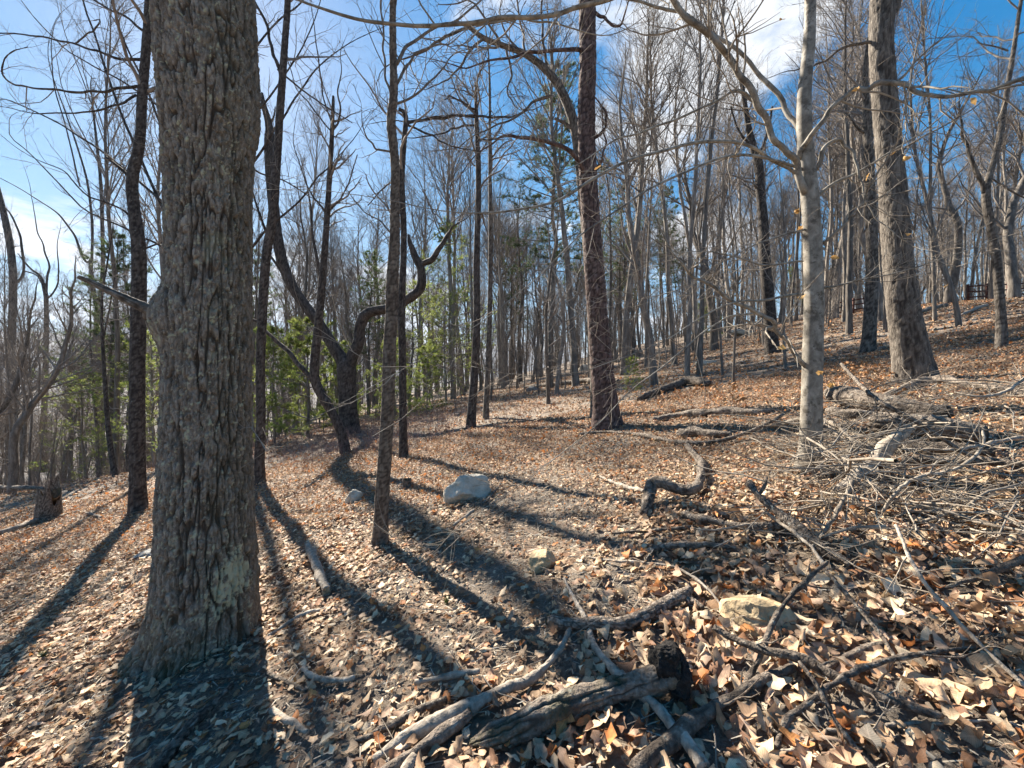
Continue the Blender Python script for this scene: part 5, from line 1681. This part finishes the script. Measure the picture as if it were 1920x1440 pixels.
rock('boulder', 'pale angular boulder in the middle of the leafy clearing', 876, 926, 80, 44, 'rock_pale', 21, 0.7, 'boulder', 0.22, 0.2)
rock('rock', 'tan rock on bare ground in front of the boulder', 1015, 1062, 52, 28, 'rock_tan', 4, 0.7, 'rock', 0.25)
rock('sandstone', 'big yellow sandstone slab half under the dark branches in the lower right', 1425, 1188, 120, 36, 'rock_tan', 15, 0.8, 'rock', 0.3, 0.1)
rock('stone', 'small round stone left of the slender sapling', 664, 935, 26, 22, 'rock_pale', 6, 0.8, 'stone')
rock('mossy_stone', 'small mossy grey stone showing left of the massive oak', 272, 1046, 34, 12, 'rock_grey', 7, 0.8, 'stone')
rock('grey_rock', 'grey rock upslope left of the large furrowed oak', 1652, 592, 24, 14, 'rock_grey', 9, 0.7)
rock('flat_rock', 'flat pale rock on the slope above the rotten fallen trunk', 1325, 682, 34, 7, 'rock_pale', 10, 0.7)
rock('pale_rock', 'pale rock far back beside the grey fallen log', 1095, 690, 18, 11, 'rock_pale', 11, 0.7)
rock('low_rock', 'low grey rock on the slope left of the stout trunk', 1195, 664, 20, 10, 'rock_grey', 12, 0.7)
rock('far_rock', 'low grey rock at the back of the clearing left of the grey log', 1000, 730, 24, 8, 'rock_grey', 13, 0.7)
rock('slope_rock', 'low pale rock on the upper slope under the gnarled dark trunk', 1395, 624, 40, 9, 'rock_pale', 14, 0.7)


def stump(name, label, X, Y, w, h, seed, jag=0.35, mat='log'):
    t = hit(X, Y)
    r = w / 2 / F * t
    H = h / F * t
    base = U(X, Y, t)
    base[2] = ground_z(base[0], base[1])
    root = empty(name, base, label, 'stump')
    P = np.stack([np.zeros(8), np.zeros(8), np.linspace(-0.08, H, 8)], 1)
    R = r * np.linspace(1.15, 0.9, 8)
    V, fs, fi = hero_tube(P, R, max(0.006, t * 0.002), 'fine', seed, 0.25, 0.06)
    top = sstep(0.45, 1.0, V[:, 2] / H)
    an = np.arctan2(V[:, 1], V[:, 0])
    V[:, 2] += top * H * jag * (np.cos(an * 2 + seed) * 0.8 + 0.9 * vnoise(np.cos(an) * 3, np.sin(an) * 3, an * 0, seed))
    fs = fs[:1]
    obj('bark', mesh_np('bark', V, fs, M[mat], attrs={'fissure': fi}), root)
    # the rotten inside, dished
    s = 24
    q = np.arange(s) / s * 6.283
    rows = [np.zeros((1, 3)) + [0, 0, H * 0.55]]
    rng = np.random.default_rng(seed)
    for k, (a, zz) in enumerate(((0.4, 0.6), (0.75, 0.78), (0.93, 0.92))):
        rows.append(np.stack([np.cos(q) * r * a, np.sin(q) * r * a, H * (zz + jag * 0.35 * np.cos(q * 2 + seed) * a + rng.normal(size=s) * 0.05)], 1))
    V = np.vstack(rows)
    ri = np.arange(s)
    f3 = np.stack([np.zeros(s, int), 1 + ri, 1 + (ri + 1) % s], 1)
    f4 = np.concatenate([np.stack([1 + k * s + ri, 1 + (k + 1) * s + ri, 1 + (k + 1) * s + (ri + 1) % s, 1 + k * s + (ri + 1) % s], 1) for k in (0, 1)])
    obj('core', mesh_np('core', V, [f3, f4], M['rot'], smooth=False), root)


stump('stump', 'jagged broken stump on the left side, split open and mossy', 92, 972, 34, 50, 3, 0.45)
stump('small_stump', 'small cut stump beside the hooked thin trunk in the clearing', 763, 914, 17, 16, 5, 0.08)

# ---- rail fence on the crest
def fence():
    def seg(label, pts, t, nr=3):
        P = [U(X, Y, t) for X, Y in pts]
        for p in P:
            p[2] = ground_z(p[0], p[1])
        root = empty('rail_fence', P[0], label, 'fence', None)
        b = np.array(P[0])

        def box(nm, c0, c1, w, h):
            d = nrm(np.array(c1) - c0)
            sd = nrm(np.cross(d, [0, 0, 1]) if abs(d[2]) < 0.9 else np.array([1.0, 0, 0]))
            up = np.cross(sd, d)
            V = []
            for e in (c0, c1):
                for s1, s2 in ((-1, -1), (1, -1), (1, 1), (-1, 1)):
                    V.append(e + sd * w / 2 * s1 + up * h / 2 * s2)
            fs = [[0, 1, 2, 3], [7, 6, 5, 4], [0, 4, 5, 1], [1, 5, 6, 2], [2, 6, 7, 3], [3, 7, 4, 0]]
            obj(nm, mesh_np(nm, np.array(V) - b, [np.array(fs)], M['rust_wood'], smooth=False), root)
        for p in P:
            box('post', p + [0, 0, -0.2], p + [0, 0, 1.1], 0.10, 0.10)
        for p, q in zip(P[:-1], P[1:]):
            for k in range(nr):
                z = 0.28 + k * 0.34
                box('rail', p + [0, -0.085, z], q + [0, -0.085, z], 0.035, 0.09)
    seg('red brown rail fence glimpsed upslope between beech and furrowed oak', [(1560, 560), (1600, 560), (1645, 560), (1690, 560)], 28)
    seg('red brown rail fence on the crest at the right edge', [(1815, 560), (1850, 560), (1890, 560), (1930, 560), (1970, 560)], 25)


fence()

# ------------------------------------------------------------------ leaf litter
PALETTE = np.array([(0.42, 0.295, 0.20), (0.50, 0.385, 0.275), (0.35, 0.225, 0.145), (0.33, 0.22, 0.16), (0.54, 0.44, 0.33), (0.25, 0.13, 0.075), (0.36, 0.145, 0.055), (0.19, 0.105, 0.068), (0.40, 0.285, 0.215), (0.43, 0.20, 0.08)]) * 1.24 * np.array([1.0, 0.98, 0.90])
PROB = np.array([.19, .15, .15, .12, .10, .09, .05, .06, .07, .02])


def leaf_batch(x, y, L, rng, rows=6, zr=0.035, tilt=0.5, curl=1.0, zbase=0.008):
    """dry leaves: lobed outline, folded along the midrib, curled"""
    K = len(x)
    u = np.linspace(0, 1, rows) if rows > 2 else np.array([0.2, 0.8])
    kind = rng.integers(0, 3, K)
    w_oval = np.sin(np.pi * np.clip(u * 0.93 + 0.05, 0, 1)) ** 0.8
    lob = 1 + 0.27 * np.where(np.arange(rows) % 2 == 0, -1, 1)
    W = np.stack([w_oval, w_oval * lob, np.sin(np.pi * np.clip(u ** 0.75 * 0.94 + 0.04, 0, 1))])[kind]
    W = W * (1 + 0.18 * rng.normal(size=(K, rows)))
    hw = np.clip(W, 0.03, 1.5) * (0.19 + 0.16 * rng.uniform(size=(K, 1)))
    hw2 = hw * (1 + 0.2 * rng.normal(size=(K, rows)))
    fold = rng.normal(size=(K, 1)) * 0.5
    curl = np.broadcast_to(np.asarray(curl, float).reshape(-1, 1), (K, 1))
    fold = fold * curl
    bendk = rng.normal(size=(K, 1)) * 1.0 * curl
    tw = rng.normal(size=(K, 1)) * 0.6 * curl
    uu = u[None] - 0.5
    # bend along the length
    a = bendk * uu * 2
    cx = np.where(np.abs(bendk) > 1e-3, np.sin(a) / (2 * bendk + 1e-6), uu)
    cz = (1 - np.cos(a)) / (2 * bendk + 1e-6 * np.sign(bendk + 1e-9))
    V = np.zeros((K, rows, 3, 3))
    rip = 0.05 * rng.normal(size=(K, rows, 3))
    for s, h in ((0, -hw), (1, 0 * hw), (2, hw2)):
        fz = np.abs(h) * np.sin(fold)
        fy = h * np.cos(fold)
        tt = tw * uu
        V[:, :, s, 0] = cx
        V[:, :, s, 1] = fy * np.cos(tt) - fz * np.sin(tt)
        V[:, :, s, 2] = cz + fy * np.sin(tt) + fz * np.cos(tt) + rip[:, :, s] * (s != 1)
    V *= L[:, None, None, None]
    yaw = rng.uniform(0, 2 * np.pi, K)
    t1 = rng.normal(size=K) * tilt
    t2 = rng.normal(size=K) * tilt
    cy, sy = np.cos(yaw), np.sin(yaw)
    c1, s1 = np.cos(t1), np.sin(t1)
    c2, s2 = np.cos(t2), np.sin(t2)
    X, Y, Z = V[..., 0], V[..., 1], V[..., 2]
    e = lambda q: q[:, None, None]
    X, Z = X * e(c1) + Z * e(s1), -X * e(s1) + Z * e(c1)
    Y, Z = Y * e(c2) - Z * e(s2), Y * e(s2) + Z * e(c2)
    X, Y = X * e(cy) - Y * e(sy), X * e(sy) + Y * e(cy)
    X = X + e(x); Y = Y + e(y)
    g = ground_z(x, y)
    Z = Z + 0.18 * (X - e(x))
    low = (Z - 0.18 * (X - e(x))).min(axis=(1, 2))
    Z = Z + e(g + zbase + rng.uniform(0, zr, K) - np.maximum(low, -0.02) * 0.7)
    V = np.stack([X, Y, Z], -1)
    idx = np.arange(rows * 3).reshape(rows, 3)
    q = np.stack([idx[:-1, :-1], idx[1:, :-1], idx[1:, 1:], idx[:-1, 1:]], -1).reshape(-1, 4)
    return V.reshape(K, rows * 3, 3), q


def leaf_uv(rows):
    u, v = np.meshgrid(np.linspace(0, 1, rows), [-1.0, 0.0, 1.0], indexing='ij')
    return u.ravel(), v.ravel()


def leaf_colors(K, n, rng):
    c = PALETTE[rng.choice(len(PALETTE), K, p=PROB)] * rng.uniform(0.62, 1.25, (K, 1))
    return np.repeat(c[:, None], n, 1)


def scatter(n, t0, t1, rng, sx=(-1.5, 1.6)):
    t = np.sqrt(rng.uniform(t0 ** 2, t1 ** 2, n))
    x = rng.uniform(sx[0], sx[1], n) * np.maximum(t, 1.2)
    return x, t


def sparse_mask(x, y, rng):
    # bare, chippy ground: middle of the clearing in front of the sapling, and under the massive oak
    d = np.exp(-((x - 0.05 - 0.05 * y) / 0.75) ** 2 - ((y - 4.2) / 2.0) ** 2) * 0.95 + 0.6 * np.exp(-((x + 1.3) / 0.9) ** 2 - ((y - 2.5) / 0.6) ** 2)
    d = d + 0.25 * fbm(x * 0.7, y * 0.7, x * 0, 31, 3)
    return rng.uniform(size=len(x)) > d


def build_litter():
    rng = np.random.default_rng(123)
    # near
    x, y = scatter(19000, 0.55, 5.2, rng)
    k = sparse_mask(x, y, rng)
    x, y = x[k], y[k]
    W = np.concatenate(WOOD)
    W = W[W[:, 1] < 5.5]
    ok = np.ones(len(x), bool)
    for w in W:
        if w[3] > 0.008:
            ok &= (x - w[0]) ** 2 + (y - w[1]) ** 2 > (w[3] * 0.8 + 0.012) ** 2
    x, y = x[ok], y[ok]
    right = sstep(-0.8, 1.2, x)
    L = rng.uniform(0.04, 0.085, len(x)) + right * sstep(4.2, 2.2, y) * rng.uniform(0.0, 0.06, len(x))
    V, q = leaf_batch(x, y, L, rng, 6, 0.035, 0.24 + 0.12 * right, 0.7 + 0.45 * right)
    col = leaf_colors(len(x), V.shape[1], rng)
    # the 300 that show largest: one object each
    px = CX + x / y * F
    py = HY - (ground_z(x, y) - CAMZ) / y * F
    inside = (px > -20) & (px < 1940) & (py > 0) & (py < 1470)
    score = np.where(inside, L / y, 0)
    order = np.argsort(-score)
    top, rest = order[:300], order[300:]
    LEAVES = []
    for i in top:
        c = V[i].mean(0)
        lu, lv = leaf_uv(V.shape[1] // 3)
        me = mesh_np('leaf', V[i] - c, [q], M['leaf'], True, attrs={'leaf_u': lu, 'leaf_v': lv}, col=col[i])
        lf = obj('leaf', me, GROUND, c)
        lf['span'] = float(L[i])
        LEAVES.append(lf)
    mb = MB()

    def put(V, q, col):
        K, n, _ = V.shape
        fs = (q[None] + (np.arange(K) * n)[:, None, None]).reshape(-1, 4)
        mb.add(V.reshape(-1, 3), [fs], col.reshape(-1, 3))
        lu, lv = leaf_uv(n // 3)
        mb.X.setdefault('leaf_u', []).append(np.tile(lu, K)); mb.X.setdefault('leaf_v', []).append(np.tile(lv, K))
    put(V[rest], q, col[rest])
    # crumbled small pieces between and on the bare patches
    x, y = scatter(36000, 0.55, 6.5, rng)
    V, q = leaf_batch(x, y, rng.uniform(0.018, 0.05, len(x)), rng, 2, 0.02, 0.5)
    put(V, q, leaf_colors(len(x), V.shape[1], rng))
    # farther off, copies of the leaves that lie in front
    kinds = bpy.data.collections.new('leaf_kinds')
    for k in LEAVES[::6]:
        kinds.objects.link(k)
    nk = len(LEAVES[::6])
    Ls = np.array([k['span'] for k in LEAVES[::6]])
    for k in LEAVES:
        del k['span']
    x1, y1 = scatter(78000, 5.0, 11.5, rng)
    k = sparse_mask(x1, y1, rng)
    x1, y1 = x1[k], y1[k]
    x2, y2 = scatter(56000, 11.5, 34, rng)
    x, y = np.concatenate([x1, x2]), np.concatenate([y1, y2])
    n = len(x)
    want = np.concatenate([rng.uniform(0.028, 0.085, len(x1)), rng.uniform(0.06, 0.16, len(x2))])
    pk = rng.integers(0, nk, n)
    order = np.argsort([q.name for q in LEAVES[::6]])
    pk_sorted = np.empty(nk, int); pk_sorted[order] = np.arange(nk)
    o = point_mesh('far_leaf_litter', np.stack([x, y, ground_z(x, y) + rng.uniform(0.012, 0.05, n)], 1), pk_sorted[pk],
                   np.stack([rng.normal(size=n) * 0.42, rng.normal(size=n) * 0.42, rng.uniform(0, 6.28, n)], 1),
                   np.repeat((want / Ls[pk])[:, None], 3, 1))
    scatter_nodes(o, [], kinds)
    tag(o, 'dead leaves covering the forest floor farther back', 'leaves', None, 'stuff')
    tag(obj('leaf_litter', mb.mesh('leaf_litter', M['leaf'])), 'brown and tan dead leaves carpeting the foreground', 'leaves', None, 'stuff')
    # straw, needles, bark chips
    K = 34000
    x, y = scatter(K, 0.6, 7.0, rng)
    th = rng.uniform(0, 6.283, K)
    Ls = rng.uniform(0.015, 0.09, K)
    d = np.stack([np.cos(th), np.sin(th), 0.18 * np.cos(th) + rng.normal(size=K) * 0.12], 1) * Ls[:, None]
    w = rng.uniform(0.0008, 0.003, K)[:, None]
    sd = nrm(np.cross(d, [0, 0, 1])) * w
    b = np.stack([x, y, ground_z(x, y) + rng.uniform(0.008, 0.03, K)], 1)
    V = np.stack([b - sd, b + sd, b + d + sd * 0.6, b + d - sd * 0.6, b + d * 0.5 + [0, 0, 0.004]], 1)
    idx = (np.arange(K) * 5)[:, None]
    fs = np.concatenate([idx + [0, 1, 4], idx + [1, 2, 4], idx + [2, 3, 4], idx + [3, 0, 4]])
    cc = np.array([(0.42, 0.35, 0.26), (0.30, 0.24, 0.17), (0.20, 0.15, 0.11), (0.50, 0.44, 0.35), (0.28, 0.27, 0.25)])
    c = cc[rng.integers(5, size=K)] * rng.uniform(0.7, 1.2, (K, 1))
    me = mesh_np('straw', V.reshape(-1, 3), [fs], M['straw'], False, col=np.repeat(c, 5, 0))
    tag(obj('straw', me), 'dry needles, straw and bark chips between the leaves', 'straw', None, 'stuff')


build_litter()


def low_brush():
    """knee high leafless blueberry brush, purplish brown, at the back left of the clearing, and seedlings with rusty leaves"""
    rng = np.random.default_rng(31)
    mb = MB()
    K = 2600
    X = np.concatenate([rng.normal(690, 120, 1800), rng.uniform(420, 1050, 500), rng.uniform(0, 330, 300)])
    t = np.concatenate([rng.uniform(10.5, 26, 1800), rng.uniform(9, 22, 500), rng.uniform(13, 24, 300)])
    x = (X - CX) / F * t
    P = np.empty((K, 4, 3))
    P[:, 0] = np.stack([x, t, ground_z(x, t)], 1)
    d = nrm(np.stack([rng.normal(size=K) * 0.35, rng.normal(size=K) * 0.35, np.ones(K)], 1))
    L = rng.uniform(0.2, 0.55, K)
    for j in range(1, 4):
        P[:, j] = P[:, j - 1] + d * (L / 3)[:, None]
        d = nrm(d + rng.normal(size=(K, 3)) * 0.25)
    R = np.full((K, 4), 0.0035) * np.linspace(1, 0.6, 4)[None]
    mb.add(*tubes(P, R, 3))
    P2, R2 = spawn(P, R, 4, 0.3, 1.0, 0.3, 0.8, 25, 60, 0.15, 3, 0.2, 0.7, 0.003, 0.0028, rng)
    mb.add(*tubes(P2, R2, 3))
    m = bark_mat('brush_stems', (0.10, 0.06, 0.055), (0.19, 0.125, 0.115), (0.28, 0.20, 0.18), 5, 1, 0.1, None, 0.6, False, 0)
    tag(obj('low_brush', mb.mesh('low_brush', m)), 'knee high purplish leafless brush behind the clearing', 'brush', None, 'stuff')


low_brush()


def beech_leaves():
    rng = np.random.default_rng(3)
    spots = [(1605, 155), (1670, 285), (1700, 310), (1478, 370), (1492, 375), (1515, 418), (1482, 432), (1690, 425), (1500, 650), (1518, 655), (1552, 625), (1525, 840), (1530, 846), (1830, 188), (1560, 32), (1548, 480), (1515, 480), (1820, 560), (1590, 185), (1472, 350), (1625, 330), (1105, 315), (1565, 560)]
    base = BEECH_BASE
    tips = TIPS[BEECH.name]
    tips = tips[tips[:, 1] > 1.0]
    tx, ty = CX + tips[:, 0] / tips[:, 1] * F, HY - (tips[:, 2] - CAMZ) / tips[:, 1] * F
    for X, Y in spots:
        p = tips[np.argmin(np.hypot(tx - X, ty - Y))]        # on the twig that ends nearest there
        V, q = leaf_batch(np.array([0.0]), np.array([0.0]), np.array([rng.uniform(0.06, 0.09)]), rng, 6, 0.0, 0.8)
        V = V[0] - V[0].mean(0)
        c = np.array((0.50, 0.30, 0.11)) * rng.uniform(0.8, 1.1)
        me = mesh_np('leaf', V, [q], M['leaf'], True, col=np.repeat(c[None], len(V), 0))
        obj('leaf', me, BEECH, p - base)


beech_leaves()


def seedlings():
    """oak seedlings still holding rusty leaves, and a few green tufts"""
    rng = np.random.default_rng(8)
    mb = MB()
    X = np.concatenate([rng.normal(1600, 32, 26), rng.normal(1305, 45, 22), rng.uniform(1200, 1900, 30)])
    Y = np.concatenate([rng.normal(722, 16, 26), rng.normal(745, 16, 22), rng.uniform(690, 780, 30)])
    lv, lc = [], []
    for a, b in zip(X, Y):
        t = hit(a, b)
        p = U(a, b, t); p[2] = ground_z(p[0], p[1])
        h = rng.uniform(0.12, 0.35)
        P = np.stack([p, p + [rng.normal() * 0.04, rng.normal() * 0.04, h * 0.6], p + [rng.normal() * 0.07, rng.normal() * 0.07, h]])
        V, f = tubes(P[None], np.full((1, 3), 0.003), 4)
        mb.add(V, f, (0.14, 0.09, 0.06))
        k = rng.integers(3, 7)
        V, q = leaf_batch(np.zeros(k), np.zeros(k), rng.uniform(0.06, 0.11, k), rng, 5, 0.0, 0.8, 0.9)
        V = V - V.mean(1, keepdims=True) + (P[2] + rng.normal(size=(k, 3)) * [0.08, 0.08, 0.06])[:, None, :]
        n = V.shape[1]
        mb.add(V, [(q[None] + (np.arange(k) * n)[:, None, None]).reshape(-1, 4)], np.repeat(np.array([(0.36, 0.19, 0.085)]) * rng.uniform(0.7, 1.2, (k, 1)), n, 0))
    tag(obj('oak_seedlings', mb.mesh('oak_seedlings', M['straw'])), 'low oak seedlings holding rusty dead leaves on the slope', 'seedlings', None, 'stuff')
    for X, Y, lab in ((838, 1132, 'tiny green grass tuft in the long trunk shadow at front centre'), (80, 1140, 'tiny green grass tuft in the leaves at the left edge, the upper one'), (82, 1232, 'tiny green grass tuft in the leaves at the left edge, the lower one')):
        t = hit(X, Y)
        p = U(X, Y, t); p[2] = ground_z(p[0], p[1])
        k = 40
        d = nrm(np.stack([rng.normal(size=k) * 0.5, rng.normal(size=k) * 0.5, np.ones(k)], 1))
        P = np.stack([rng.normal(size=(k, 3)) * [0.012, 0.012, 0], d * 0.03, d * 0.06 + rng.normal(size=(k, 3)) * 0.01], 1)
        V, f = tubes(P, np.full((k, 3), 0.0012) * [1, 0.8, 0.2], 3)
        tag(obj('grass_tuft', mesh_np('grass_tuft', V, f, M['needle'], col=np.tile((0.13, 0.2, 0.04), (len(V), 1))), None, p), lab, 'grass tuft')


seedlings()


def haze():
    """the thin air between here and the far ridge"""
    m = bpy.data.materials.new('haze')
    m.use_nodes = True
    nt = m.node_tree
    nt.nodes.clear()
    out = N(nt, 'ShaderNodeOutputMaterial')
    v = N(nt, 'ShaderNodeVolumePrincipled')
    v.inputs['Color'].default_value = (0.55, 0.70, 0.95, 1)
    v.inputs['Density'].default_value = 0.00006
    v.inputs['Anisotropy'].default_value = 0.3
    nt.links.new(v.outputs[0], out.inputs['Volume'])
    b = 5400.0
    z0, z1 = -110.0, 480.0
    V = np.array([(x, y, z) for z in (z0, z1) for x, y in ((-b, -b), (b, -b), (b, b), (-b, b))])
    fs = np.array([(3, 2, 1, 0), (4, 5, 6, 7), (0, 1, 5, 4), (1, 2, 6, 5), (2, 3, 7, 6), (3, 0, 4, 7)])
    tag(obj('haze', mesh_np('haze', V, [fs], m, False)), 'thin blue air over the valley', 'haze', None, 'stuff')


haze()
